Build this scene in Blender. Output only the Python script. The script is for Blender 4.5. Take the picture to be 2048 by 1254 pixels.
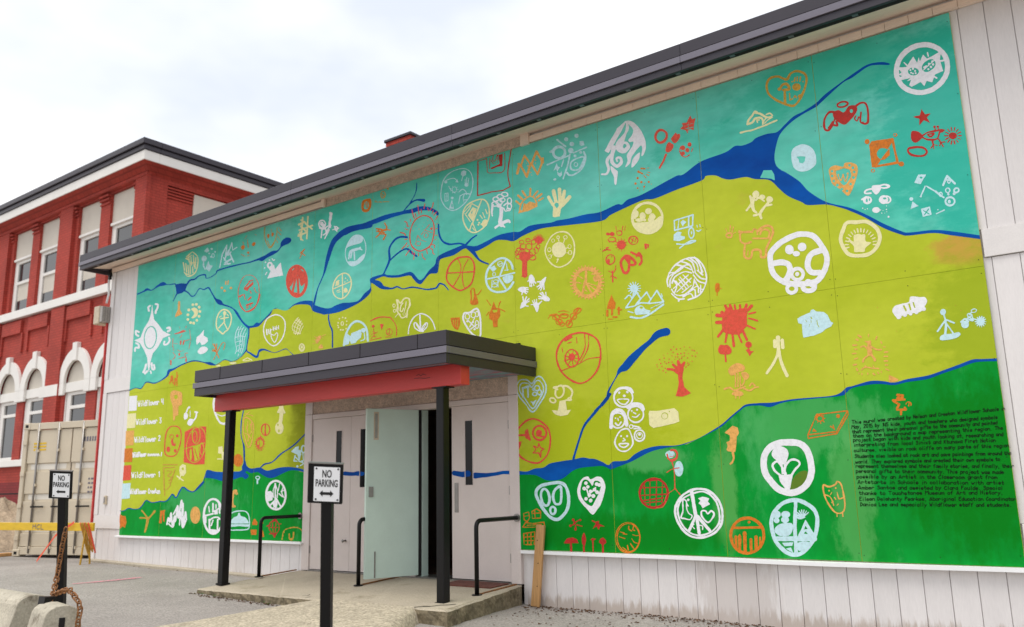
import bpy, bmesh, math, random
import numpy as np
from mathutils import Vector, Matrix
from mathutils.geometry import tessellate_polygon

# ------------------------------------------------------------------ camera, sky, sun, exposure
for o in list(bpy.data.objects):
    bpy.data.objects.remove(o)
SC = bpy.context.scene
COL = SC.collection
CAM_POS = np.array([0.827, -7.784, 0.716])
YAW, PITCH, ROLL, FOC = -0.6358, 0.20233, -0.02071, 1664.2      # focal length in photo pixels
PW, PH = 2048.0, 1254.0
cyw, syw, cpt, spt = math.cos(YAW), math.sin(YAW), math.cos(PITCH), math.sin(PITCH)
FWD = np.array([syw*cpt, cyw*cpt, spt])
R0 = np.array([cyw, -syw, 0.0])
U0 = np.cross(R0, FWD)
RGT = R0*math.cos(ROLL) + U0*math.sin(ROLL)
UPV = -R0*math.sin(ROLL) + U0*math.cos(ROLL)
cam = bpy.data.cameras.new('camera')
cam.sensor_width = 36.0
cam.lens = 36.0*FOC/PW
cam.clip_end = 2000
cam.clip_start = 0.05
cam.dof.use_dof = True
cam.dof.focus_distance = 8.2
cam.dof.aperture_fstop = 1.6
camo = bpy.data.objects.new('camera', cam)
camo.matrix_world = Matrix(((RGT[0], UPV[0], -FWD[0], CAM_POS[0]), (RGT[1], UPV[1], -FWD[1], CAM_POS[1]),
                            (RGT[2], UPV[2], -FWD[2], CAM_POS[2]), (0, 0, 0, 1)))
COL.objects.link(camo)
SC.camera = camo

SUN_EL, SUN_AZ = math.radians(70), math.radians(196)      # azimuth from +Y, clockwise
w = bpy.data.worlds.new('World')
SC.world = w
w.use_nodes = True
nt = w.node_tree
nt.nodes.clear()
N = nt.nodes.new
wo = N('ShaderNodeOutputWorld'); bg = N('ShaderNodeBackground')
sky = N('ShaderNodeTexSky'); sky.sky_type = 'NISHITA'; sky.sun_disc = False
sky.sun_elevation = SUN_EL; sky.sun_rotation = SUN_AZ
sky.air_density = 1.0; sky.dust_density = 3.0; sky.ozone_density = 1.0
tc = N('ShaderNodeTexCoord'); mp = N('ShaderNodeMapping'); mp.inputs['Scale'].default_value = (1.1, 1.1, 2.0); mp.inputs['Location'].default_value = (3.1, 0.4, 0.0); mp.inputs['Rotation'].default_value = (0, 0, math.radians(-20))
nz = N('ShaderNodeTexNoise'); nz.inputs['Scale'].default_value = 1.6; nz.inputs['Detail'].default_value = 5; nz.inputs['Roughness'].default_value = 0.5
cr = N('ShaderNodeValToRGB')
cr.color_ramp.elements[0].position = 0.30; cr.color_ramp.elements[0].color = (0.88, 0.88, 0.88, 1)
cr.color_ramp.elements[1].position = 0.62; cr.color_ramp.elements[1].color = (1, 1, 1, 1)
mx = N('ShaderNodeMix'); mx.data_type = 'RGBA'
ck = N('ShaderNodeValToRGB')                              # cloud deck radiance, scaled with the sky by the strength below
ck.color_ramp.elements[0].position = 0.36; ck.color_ramp.elements[0].color = (4.85, 5.15, 5.7, 1)
ck.color_ramp.elements[1].position = 0.56; ck.color_ramp.elements[1].color = (6.9, 6.9, 7.0, 1)
nt.links.new(tc.outputs['Generated'], mp.inputs['Vector'])
nt.links.new(mp.outputs['Vector'], nz.inputs['Vector'])
nt.links.new(nz.outputs['Fac'], cr.inputs['Fac'])
nt.links.new(cr.outputs['Color'], mx.inputs[0])
nt.links.new(sky.outputs['Color'], mx.inputs[6])
nt.links.new(nz.outputs['Fac'], ck.inputs['Fac'])
nt.links.new(ck.outputs['Color'], mx.inputs[7])
nt.links.new(mx.outputs[2], bg.inputs['Color'])
bg.inputs['Strength'].default_value = 0.12
nt.links.new(bg.outputs[0], wo.inputs['Surface'])

sl = bpy.data.lights.new('sun', 'SUN')
sl.energy = 1.5; sl.angle = math.radians(40); sl.color = (1.0, 0.96, 0.9)
so = bpy.data.objects.new('sun', sl)
sd = Vector((math.sin(SUN_AZ)*math.cos(SUN_EL), math.cos(SUN_AZ)*math.cos(SUN_EL), math.sin(SUN_EL)))
so.rotation_euler = sd.to_track_quat('Z', 'Y').to_euler()
so.location = (0, -20, 30)
COL.objects.link(so)
SC.view_settings.view_transform = 'Standard'
SC.view_settings.look = 'None'
SC.view_settings.exposure = 0.64
SC.view_settings.gamma = 1.0

# ------------------------------------------------------------------ helpers
rnd = random.Random(7)
def lin(r, g, b):
    f = lambda c: (c/255)/12.92 if c/255 <= 0.04045 else ((c/255+0.055)/1.055)**2.4
    return (f(r), f(g), f(b))

def ray(x, y):
    return FWD + RGT*((x-PW/2)/FOC) - UPV*((y-PH/2)/FOC)
def on_y(x, y, Y=0.0):
    d = ray(x, y); t = (Y-CAM_POS[1])/d[1]
    return CAM_POS + d*t
def on_z(x, y, Z):
    d = ray(x, y); t = (Z-CAM_POS[2])/d[2]
    return CAM_POS + d*t
def at_depth(x, y, dep):
    return CAM_POS + ray(x, y)*dep
def px_to_wall(P, Y=0.0):
    P = np.asarray(P, float)
    d = FWD[None]+RGT[None]*((P[:, :1]-PW/2)/FOC) - UPV[None]*((P[:, 1:2]-PH/2)/FOC)
    t = (Y-CAM_POS[1])/d[:, 1:2]
    return CAM_POS[None]+d*t

MATS = {}
def mat(name, col, rough=0.6, var=0.12, scale=3.0, stretch=(1, 1, 1), col2=None, bump=0.0, bscale=60.0, metal=0.0,
        fine=0.0, fscale=80.0, rand=0.0, spec=0.5, alpha=0.0, amin=0.0, ascale=18.0, stain=None, sscale=1.5, spos=0.6, spots=(), world=False, courses=0.0):
    """procedural paint / mineral material: large mottling, fine grain, stains, bump, optional worn coverage"""
    if name in MATS: return MATS[name]
    m = bpy.data.materials.new(name); m.use_nodes = True
    t = m.node_tree; t.nodes.clear(); n = t.nodes.new; L = t.links.new
    out = n('ShaderNodeOutputMaterial'); bs = n('ShaderNodeBsdfPrincipled')
    bs.inputs['Roughness'].default_value = rough; bs.inputs['Metallic'].default_value = metal
    bs.inputs['Specular IOR Level'].default_value = spec
    tcn = n('ShaderNodeTexCoord'); mpn = n('ShaderNodeMapping'); mpn.inputs['Scale'].default_value = stretch
    if world:
        geo = n('ShaderNodeNewGeometry'); OBJ = geo.outputs['Position']
    else: OBJ = tcn.outputs['Object']
    L(OBJ, mpn.inputs['Vector'])
    no = n('ShaderNodeTexNoise'); no.inputs['Scale'].default_value = scale; no.inputs['Detail'].default_value = 6; no.inputs['Roughness'].default_value = 0.6
    L(mpn.outputs[0], no.inputs['Vector'])
    rp = n('ShaderNodeMapRange'); rp.inputs[1].default_value = 0.32; rp.inputs[2].default_value = 0.68
    L(no.outputs['Fac'], rp.inputs[0])
    c2 = col2 if col2 else tuple(max(0, c*(1-2*var)) for c in col)
    mixn = n('ShaderNodeMix'); mixn.data_type = 'RGBA'
    mixn.inputs[6].default_value = (*c2, 1); mixn.inputs[7].default_value = (*col, 1)
    L(rp.outputs[0], mixn.inputs[0])
    cur = mixn.outputs[2]
    if fine > 0:
        fn = n('ShaderNodeTexNoise'); fn.inputs['Scale'].default_value = fscale; fn.inputs['Detail'].default_value = 3
        L(mpn.outputs[0], fn.inputs['Vector'])
        fr = n('ShaderNodeMapRange'); fr.inputs[1].default_value = 0.3; fr.inputs[2].default_value = 0.7
        fr.inputs[3].default_value = 1-fine; fr.inputs[4].default_value = 1+fine
        L(fn.outputs['Fac'], fr.inputs[0])
        mu = n('ShaderNodeMix'); mu.data_type = 'RGBA'; mu.blend_type = 'MULTIPLY'; mu.inputs[0].default_value = 1
        cb = n('ShaderNodeCombineColor')
        for i in range(3): L(fr.outputs[0], cb.inputs[i])
        L(cur, mu.inputs[6]); L(cb.outputs[0], mu.inputs[7]); cur = mu.outputs[2]
    if stain:
        sn = n('ShaderNodeTexNoise'); sn.inputs['Scale'].default_value = sscale; sn.inputs['Detail'].default_value = 8; sn.inputs['Roughness'].default_value = 0.7
        L(mpn.outputs[0], sn.inputs['Vector'])
        sr = n('ShaderNodeMapRange'); sr.inputs[1].default_value = spos; sr.inputs[2].default_value = spos+0.12
        L(sn.outputs['Fac'], sr.inputs[0])
        ms = n('ShaderNodeMix'); ms.data_type = 'RGBA'; ms.inputs[7].default_value = (*stain, 1)
        L(sr.outputs[0], ms.inputs[0]); L(cur, ms.inputs[6]); cur = ms.outputs[2]
    for (sx_, sz_, rx_, rz_, sc_, st_) in spots:          # thinner or second-coat areas, splash dirt, darker patches, painted eave shade; noisy edges
        vm = n('ShaderNodeVectorMath'); vm.operation = 'SUBTRACT'; vm.inputs[1].default_value = (sx_, 0, sz_); L(OBJ, vm.inputs[0])
        vs_ = n('ShaderNodeVectorMath'); vs_.operation = 'MULTIPLY'; vs_.inputs[1].default_value = (1/rx_, 0, 1/rz_); L(vm.outputs[0], vs_.inputs[0])
        vl = n('ShaderNodeVectorMath'); vl.operation = 'LENGTH'; L(vs_.outputs[0], vl.inputs[0])
        pn_ = n('ShaderNodeTexNoise'); pn_.inputs['Scale'].default_value = 8.0; pn_.inputs['Detail'].default_value = 7; pn_.inputs['Roughness'].default_value = 0.68
        L(mpn.outputs[0], pn_.inputs['Vector'])
        ad = n('ShaderNodeMath'); ad.operation = 'MULTIPLY_ADD'; ad.inputs[1].default_value = -1.5; L(pn_.outputs['Fac'], ad.inputs[0]); L(vl.outputs['Value'], ad.inputs[2])
        mr = n('ShaderNodeMapRange'); mr.interpolation_type = 'SMOOTHSTEP'; mr.inputs[1].default_value = 0.22; mr.inputs[2].default_value = -0.22; mr.inputs[3].default_value = 0.0; mr.inputs[4].default_value = st_
        L(ad.outputs[0], mr.inputs[0])
        mm_ = n('ShaderNodeMix'); mm_.data_type = 'RGBA'; mm_.inputs[7].default_value = (*sc_, 1); L(mr.outputs[0], mm_.inputs[0]); L(cur, mm_.inputs[6]); cur = mm_.outputs[2]
    if rand > 0:
        oi = n('ShaderNodeObjectInfo'); rr = n('ShaderNodeMapRange'); rr.inputs[3].default_value = 1-rand; rr.inputs[4].default_value = 1+rand*0.4
        L(oi.outputs['Random'], rr.inputs[0])
        hv = n('ShaderNodeHueSaturation'); L(rr.outputs[0], hv.inputs['Value']); L(cur, hv.inputs['Color']); cur = hv.outputs[0]
    if courses > 0:                                       # laid brick: joints darker, bricks uneven
        sx = n('ShaderNodeSeparateXYZ'); L(OBJ, sx.inputs[0])
        sm_ = n('ShaderNodeMath'); sm_.operation = 'ADD'; L(sx.outputs[0], sm_.inputs[0]); L(sx.outputs[1], sm_.inputs[1])
        cx_ = n('ShaderNodeCombineXYZ'); L(sm_.outputs[0], cx_.inputs[0]); L(sx.outputs[2], cx_.inputs[1])
        bk = n('ShaderNodeTexBrick'); bk.inputs['Scale'].default_value = 1.0; bk.inputs['Brick Width'].default_value = 0.225; bk.inputs['Row Height'].default_value = 0.082
        bk.inputs['Mortar Size'].default_value = 0.010; bk.inputs['Color1'].default_value = (1, 1, 1, 1); bk.inputs['Color2'].default_value = (0.84, 0.84, 0.84, 1); bk.inputs['Mortar'].default_value = (1-courses, 1-courses, 1-courses, 1)
        L(cx_.outputs[0], bk.inputs['Vector'])
        mb_ = n('ShaderNodeMix'); mb_.data_type = 'RGBA'; mb_.blend_type = 'MULTIPLY'; mb_.inputs[0].default_value = 1; L(cur, mb_.inputs[6]); L(bk.outputs['Color'], mb_.inputs[7]); cur = mb_.outputs[2]
    L(cur, bs.inputs['Base Color'])
    if bump > 0:
        bn = n('ShaderNodeTexNoise'); bn.inputs['Scale'].default_value = bscale; bn.inputs['Detail'].default_value = 4
        L(mpn.outputs[0], bn.inputs['Vector'])
        bp = n('ShaderNodeBump'); bp.inputs['Strength'].default_value = bump; bp.inputs['Distance'].default_value = 0.01
        L(bn.outputs['Fac'], bp.inputs['Height']); L(bp.outputs[0], bs.inputs['Normal'])
    sh = bs.outputs[0]
    if alpha > 0:
        an = n('ShaderNodeTexNoise'); an.inputs['Scale'].default_value = ascale; an.inputs['Detail'].default_value = 5; an.inputs['Roughness'].default_value = 0.7
        L(mpn.outputs[0], an.inputs['Vector'])
        ar = n('ShaderNodeMapRange'); ar.inputs[1].default_value = 0.36; ar.inputs[2].default_value = 0.56; ar.inputs[3].default_value = alpha; ar.inputs[4].default_value = amin
        L(an.outputs['Fac'], ar.inputs[0])
        tr = n('ShaderNodeBsdfTransparent'); sm = n('ShaderNodeMixShader')
        L(ar.outputs[0], sm.inputs[0]); L(sh, sm.inputs[1]); L(tr.outputs[0], sm.inputs[2]); sh = sm.outputs[0]
    L(sh, out.inputs['Surface'])
    MATS[name] = m
    return m

class MB:
    """collects faces, then links them as one mesh object"""
    def __init__(s): s.v = []; s.f = []; s.mi = []; s.m = 0
    def add(s, vs, fs):
        b = len(s.v); s.v += [tuple(map(float, p)) for p in vs]
        s.f += [tuple(i+b for i in f) for f in fs]; s.mi += [s.m]*len(fs)
    def box(s, x0, x1, y0, y1, z0, z1):
        s.add([(x0,y0,z0),(x1,y0,z0),(x1,y1,z0),(x0,y1,z0),(x0,y0,z1),(x1,y0,z1),(x1,y1,z1),(x0,y1,z1)],
              [(0,3,2,1),(4,5,6,7),(0,1,5,4),(1,2,6,5),(2,3,7,6),(3,0,4,7)])
        return s
    def hexa(s, b, t):
        """eight corners: bottom ring b (counter-clockwise from above), top ring t"""
        s.add(list(b)+list(t), [(3,2,1,0),(4,5,6,7),(0,1,5,4),(1,2,6,5),(2,3,7,6),(3,0,4,7)]); return s
    def prism(s, poly, fn0, fn1):
        """closed 2-d outline swept from fn0(p) to fn1(p)"""
        n = len(poly)
        a = [fn0(p) for p in poly]; b = [fn1(p) for p in poly]
        tris = tessellate_polygon([[Vector((p[0], p[1], 0)) for p in poly]])
        fs = [tuple(t) for t in tris]+[tuple(i+n for i in reversed(t)) for t in tris]
        fs += [(i, (i+1) % n, (i+1) % n+n, i+n) for i in range(n)]
        s.add(a+b, fs); return s
    def tube(s, pts, r, n=10, closed=False):
        pts = [Vector(p) for p in pts]; k = len(pts); rs = r if isinstance(r, (list, tuple)) else [r]*k
        rings = []; up = None
        for i, p in enumerate(pts):
            if closed: t = pts[(i+1) % k]-pts[i-1]
            else: t = pts[min(i+1, k-1)]-pts[max(i-1, 0)]
            t.normalize()
            if up is None:
                up = t.orthogonal().normalized()
            up = (up - t*up.dot(t))
            up = up.normalized() if up.length > 1e-6 else t.orthogonal().normalized()
            sd_ = t.cross(up)
            rings.append([p+(up*math.cos(2*math.pi*j/n)+sd_*math.sin(2*math.pi*j/n))*rs[i] for j in range(n)])
        vs = [q for g in rings for q in g]; fs = []
        for i in range(k if closed else k-1):
            a = i*n; b = ((i+1) % k)*n
            fs += [(a+j, a+(j+1) % n, b+(j+1) % n, b+j) for j in range(n)]
        if not closed:
            fs += [tuple(range(n-1, -1, -1)), tuple((k-1)*n+j for j in range(n))]
        s.add(vs, fs); return s
    def build(s, name, m, parent=None, bevel=0.0, smooth=False, seg=1):
        me = bpy.data.meshes.new(name); me.from_pydata(s.v, [], s.f)
        ms = m if isinstance(m, (list, tuple)) else [m]
        for q in ms: me.materials.append(q)
        if len(ms) > 1: me.polygons.foreach_set('material_index', s.mi)
        bm = bmesh.new(); bm.from_mesh(me)
        bmesh.ops.recalc_face_normals(bm, faces=bm.faces)
        if bevel > 0:
            bmesh.ops.bevel(bm, geom=[e for e in bm.edges if len(e.link_faces) == 2 and e.calc_face_angle(0) > 0.5], offset=bevel, segments=seg, affect='EDGES', profile=0.5, clamp_overlap=True)
        bm.to_mesh(me); bm.free()
        if smooth: me.polygons.foreach_set('use_smooth', [True]*len(me.polygons))
        me.update()
        o = bpy.data.objects.new(name, me); COL.objects.link(o)
        if parent: adopt(o, parent)
        return o
BASE = {}
def adopt(o, parent):
    o.parent = parent
    M = Matrix.Identity(4); p = parent
    o.matrix_parent_inverse = BASE.get(parent.name, Matrix.Identity(4)).inverted()
def thing(name, loc, label, cat, group=None):
    o = bpy.data.objects.new(name, None); o.location = loc; o.empty_display_size = 0.2
    COL.objects.link(o); BASE[o.name] = Matrix.Translation(Vector(loc))
    return tag(o, label, cat, group)
def tag(o, label=None, cat=None, group=None, kind=None):
    if label: o['label'] = label
    if cat: o['category'] = cat
    if group: o['group'] = group
    if kind: o['kind'] = kind
    return o
def box(name, x0, x1, y0, y1, z0, z1, m, parent=None, bevel=0.0):
    return MB().box(x0, x1, y0, y1, z0, z1).build(name, m, parent, bevel)

# ------------------------------------------------------------------ materials
m_asph = mat('asphalt', lin(154, 148, 142), 0.95, 0.12, 1.2, fine=0.35, fscale=55, bump=0.5, bscale=90, stain=lin(140, 133, 127), sscale=0.8, spos=0.56)
m_conc = mat('landing_concrete', lin(180, 169, 149), 0.9, 0.10, 1.5, fine=0.18, fscale=70, bump=0.3, bscale=120, stain=lin(140, 130, 108), sscale=2.0, spos=0.56)
m_agg = mat('exposed_aggregate', lin(184, 173, 151), 0.95, 0.15, 9, fine=0.36, fscale=38, bump=0.8, bscale=55, stain=lin(130, 118, 95), sscale=3, spos=0.62)
m_siding = mat('siding_paint', lin(226, 221, 219), 0.6, 0.03, 2.5, (3, 3, 0.5), fine=0.03, fscale=30, rand=0.05, stain=lin(200, 192, 186), sscale=2.2, spos=0.66, world=True, spots=[(-5, -0.66, 60, 0.22, lin(176, 160, 146), 0.75), (-2.4, -0.3, 0.5, 0.5, lin(196, 186, 180), 0.6), (-10.5, -0.2, 1.5, 0.4, lin(206, 198, 192), 0.6)])
m_trim = mat('trim_paint', lin(226, 221, 218), 0.55, 0.03, 3, fine=0.03)
m_white = mat('white_ledge_paint', lin(240, 240, 240), 0.5, 0.03, 3, stain=lin(200, 195, 188), sscale=5, spos=0.68)
m_pink = mat('door_frame_paint', lin(218, 206, 200), 0.5, 0.04, 2, fine=0.03, stain=lin(170, 152, 142), sscale=3, spos=0.70)
m_mint = mat('mint_door_paint', lin(200, 221, 209), 0.45, 0.05, 2, fine=0.02, stain=lin(160, 180, 168), sscale=3, spos=0.68)
m_soffit = mat('soffit_paint', lin(248, 226, 208), 0.7, 0.08, 2, (0.6, 3, 3), fine=0.05, fscale=40, rand=0.04)
m_stucco = mat('rough_stucco', lin(212, 190, 172), 0.95, 0.15, 14, fine=0.22, fscale=60, bump=1.0, bscale=45)
m_metal = mat('charcoal_roof_metal', lin(54, 50, 58), 0.42, 0.06, 2, (0.4, 2, 2), fine=0.04, metal=0.25, stain=lin(54, 50, 56), sscale=2.5, spos=0.66)
m_metal2 = mat('grey_flashing', lin(114, 110, 120), 0.38, 0.05, 2, (0.4, 2, 2), metal=0.35)
m_black = mat('black_enamel', lin(10, 9, 11), 0.42, 0.1, 5, fine=0.1, fscale=40, stain=lin(40, 35, 34), sscale=9, spos=0.72, spec=0.3)
m_dark = mat('dark_gap', lin(22, 20, 20), 0.9, 0.1, 5)
m_redbeam = mat('red_beam_paint', lin(205, 62, 58), 0.5, 0.08, 2.5, (0.5, 3, 3), fine=0.05, fscale=60, stain=lin(150, 45, 42), sscale=3, spos=0.66)
m_brick = mat('red_painted_brick', lin(184, 68, 54), 0.85, 0.12, 1.2, fine=0.08, fscale=25, bump=0.25, bscale=30, courses=0.35, stain=lin(150, 46, 40), sscale=0.9, spos=0.60)
m_brick2 = mat('dark_red_plinth', lin(140, 38, 38), 0.8, 0.08, 1.2, fine=0.06, fscale=25, courses=0.4)
m_cream = mat('cream_window_paint', lin(232, 229, 223), 0.6, 0.04, 1.5, fine=0.03)
m_panelc = mat('window_blank_panel', lin(206, 198, 184), 0.6, 0.06, 1.5)
m_glass = mat('window_glass', lin(34, 36, 40), 0.06, 0.2, 1.2, spec=0.9)
m_glassd = mat('door_glass', lin(14, 12, 12), 0.12, 0.2, 4, spec=0.22)
m_steel = mat('worn_steel', lin(150, 146, 142), 0.35, 0.1, 8, metal=0.8)
m_rust = mat('rusty_chain', lin(156, 104, 58), 0.8, 0.35, 30, fine=0.3)
m_wood = mat('raw_timber', lin(196, 150, 96), 0.75, 0.15, 3, (12, 12, 0.6), fine=0.12, fscale=12, stain=lin(140, 100, 62), sscale=3, spos=0.62)
m_cont = mat('container_paint', lin(206, 193, 170), 0.55, 0.06, 1.5, fine=0.05, stain=lin(150, 128, 100), sscale=2.5, spos=0.66)
m_contw = mat('container_white_patch', lin(222, 216, 204), 0.6, 0.05, 3)
m_yel = mat('yellow_plank_paint', lin(226, 186, 40), 0.6, 0.1, 3, (1, 5, 5), stain=lin(160, 130, 50), sscale=5, spos=0.62)
m_rope = mat('yellow_rope', lin(206, 160, 60), 0.9, 0.2, 30)
m_orange = mat('orange_ribbon', lin(240, 96, 64), 0.6, 0.1, 10)
m_sand = mat('heaped_sand', lin(176, 156, 132), 1.0, 0.25, 5, fine=0.25, fscale=30, bump=0.8, bscale=20)
m_barr = mat('barrier_concrete', lin(186, 178, 160), 0.9, 0.14, 3, fine=0.15, fscale=50, bump=0.4, bscale=60, stain=lin(116, 106, 90), sscale=5, spos=0.55)
m_sign = mat('sign_white', lin(240, 241, 242), 0.4, 0.02, 3)
m_ink = mat('sign_black_print', lin(20, 20, 22), 0.5, 0.05, 3)
m_lamp = mat('lamp_housing', lin(206, 190, 164), 0.5, 0.12, 12)
m_lens = mat('lamp_lens', lin(176, 168, 160), 0.3, 0.2, 60, fine=0.3, fscale=90)
m_mat = mat('brown_door_mat', lin(112, 66, 54), 1.0, 0.25, 20, fine=0.3)
m_leaf = mat('dry_leaf', lin(120, 84, 52), 0.9, 0.3, 20, rand=0.4)
m_soil = mat('dirty_concrete_edge', lin(132, 120, 96), 0.95, 0.2, 6, fine=0.3, fscale=30, bump=0.8, bscale=30, stain=lin(84, 76, 56), sscale=4, spos=0.52)
m_pink_sp = mat('pink_spray_paint', lin(240, 140, 160), 0.9, 0.1, 6, alpha=0.9, amin=0.3, ascale=16)
m_weed = mat('weed_leaf', lin(86, 120, 48), 0.8, 0.2, 20, rand=0.3)
m_csoff = mat('multicolour_soffit', lin(150, 84, 120), 0.5, 0.1, 3.2, (1.2, 3, 3), col2=lin(96, 160, 168), fine=0.1, fscale=8, stain=lin(196, 84, 84), sscale=2.2, spos=0.52)  # purple and teal noise with red blotches
m_interior = mat('dim_interior', lin(128, 102, 84), 0.9, 0.2, 2)
# mural paints
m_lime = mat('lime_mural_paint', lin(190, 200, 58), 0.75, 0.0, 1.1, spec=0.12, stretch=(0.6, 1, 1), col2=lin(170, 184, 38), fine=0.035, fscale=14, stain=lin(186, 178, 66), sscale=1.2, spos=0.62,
    spots=[(-0.10, 2.60, 0.35, 0.20, lin(200, 150, 72), 0.8), (0.1, 2.0, 0.8, 0.8, lin(150, 170, 32), 0.7), (-3.9, 1.1, 1.2, 0.6, lin(168, 182, 26), 0.8), (-8.6, 1.2, 0.5, 0.8, lin(150, 160, 30), 0.8)])  # orange weathered patch; olive toward the right end, darker lime areas elsewhere
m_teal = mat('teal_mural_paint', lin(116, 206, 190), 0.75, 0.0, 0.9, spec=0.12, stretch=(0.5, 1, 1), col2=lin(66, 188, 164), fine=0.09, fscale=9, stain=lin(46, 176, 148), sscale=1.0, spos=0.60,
    spots=[(-0.15, 3.7, 0.75, 1.3, lin(0, 172, 150), 0.6), (-1.0, 4.5, 1.4, 0.4, lin(30, 172, 140), 0.5)])  # deeper teal at the right end; eave shade painted in along the top
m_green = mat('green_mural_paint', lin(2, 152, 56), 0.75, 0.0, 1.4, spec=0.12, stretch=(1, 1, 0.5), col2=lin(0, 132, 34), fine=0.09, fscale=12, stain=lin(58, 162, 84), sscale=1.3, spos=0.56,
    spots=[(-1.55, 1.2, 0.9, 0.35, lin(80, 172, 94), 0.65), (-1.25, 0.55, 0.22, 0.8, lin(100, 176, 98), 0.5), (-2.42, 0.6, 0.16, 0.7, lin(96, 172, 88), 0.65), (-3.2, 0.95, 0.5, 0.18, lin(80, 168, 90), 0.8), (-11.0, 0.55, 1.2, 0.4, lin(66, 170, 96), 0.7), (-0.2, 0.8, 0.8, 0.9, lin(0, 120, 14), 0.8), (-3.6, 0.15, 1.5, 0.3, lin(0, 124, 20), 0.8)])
m_blue = mat('river_blue_paint', lin(0, 88, 176), 0.7, 0.0, 2.0, spec=0.12, stretch=(0.6, 1, 1), col2=lin(2, 62, 142), fine=0.06, fscale=12)
PAL = dict(W=mat('white_symbol_paint', lin(238, 238, 242), 0.5, 0.03, 8, spec=0.12, alpha=0.12, ascale=30),
           Y=mat('pale_yellow_paint', lin(238, 232, 176), 0.5, 0.04, 8, spec=0.12, alpha=0.12, ascale=30),
           O=mat('peach_orange_paint', lin(238, 178, 98), 0.5, 0.06, 8, spec=0.12, alpha=0.30, ascale=26),
           G=mat('ochre_paint', lin(206, 160, 66), 0.5, 0.06, 8, spec=0.12, alpha=0.30, ascale=26),
           T=mat('burnt_orange_paint', lin(222, 126, 44), 0.5, 0.06, 8, spec=0.12, alpha=0.30, ascale=26),
           C=mat('coral_red_paint', lin(228, 88, 70), 0.5, 0.05, 8, spec=0.12, alpha=0.25, ascale=26),
           M=mat('brick_red_paint', lin(190, 52, 46), 0.5, 0.06, 8, spec=0.12, alpha=0.22, ascale=26),
           B=mat('pale_blue_paint', lin(200, 232, 238), 0.5, 0.03, 8, spec=0.12, alpha=0.15, ascale=30),
           S=mat('sky_tint_paint', lin(192, 230, 234), 0.5, 0.04, 8, spec=0.12, alpha=0.25, ascale=22),
           K=mat('black_lettering_paint', lin(14, 26, 16), 0.6, 0.05, 8, spec=0.12),
           L=mat('dark_olive_paint', lin(96, 128, 40), 0.6, 0.05, 8, spec=0.12), U=m_blue)
m_weath = mat('weathered_edge', lin(206, 150, 72), 0.8, 0.2, 6, alpha=1.0, amin=0.55, ascale=9, spec=0.12)
# ------------------------------------------------------------------ painted shapes: distance field on a fine grid, contoured, laid on the wall plane
TILES = dict(A1=(1640,0,5.7),A2=(1640,190,4.324),A3=(1380,110,5.7),A4=(1180,200,6.27),A5=(1400,340,4.822),A6=(1640,420,4.824),
 A7=(1400,580,5.225),A8=(1680,640,5.565),B1=(1690,800,5.452),B2=(1440,800,3.8),B3=(1190,380,4.823),B4=(1190,640,4.48),
 B5=(1020,640,4.325),B6=(1020,880,5.45),B7=(1210,880,5.223),B8=(1010,250,6.27),C1=(1010,440,5.452),C2=(850,290,6.27),
 C3=(860,480,6.27),C4=(690,350,5.97),C5=(630,540,7.838),C6=(490,400,5.7),C7=(400,560,6.965),C8=(340,430,5.97),
 D1=(250,510,4.478),D2=(330,580,6.27),D3=(230,770,5.018),D4=(320,740,5.7),D5=(230,940,8.36),D6=(440,800,7.837),D7=(380,920,6.967),P=(0,0,1.0))

def smooth_pts(p, closed):
    """Catmull-Rom through the points; each point may carry a width"""
    p = [np.array(q, float) for q in p]
    if len(p) < 3: return p
    out = []; n = len(p)
    rng = range(n) if closed else range(n-1)
    for i in rng:
        if closed: a, b, c, d = p[i-1], p[i], p[(i+1) % n], p[(i+2) % n]
        else: a, b, c, d = p[max(i-1, 0)], p[i], p[i+1], p[min(i+2, n-1)]
        k = max(2, min(8, int(np.hypot(*(c-b)[:2])/2.0)+1))
        for j in range(k):
            t = j/k
            out.append(0.5*((2*b)+(c-a)*t+(2*a-5*b+4*c-d)*t*t+(3*b-a-3*c+d)*t**3))
    if not closed: out.append(p[-1])
    return out

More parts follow.
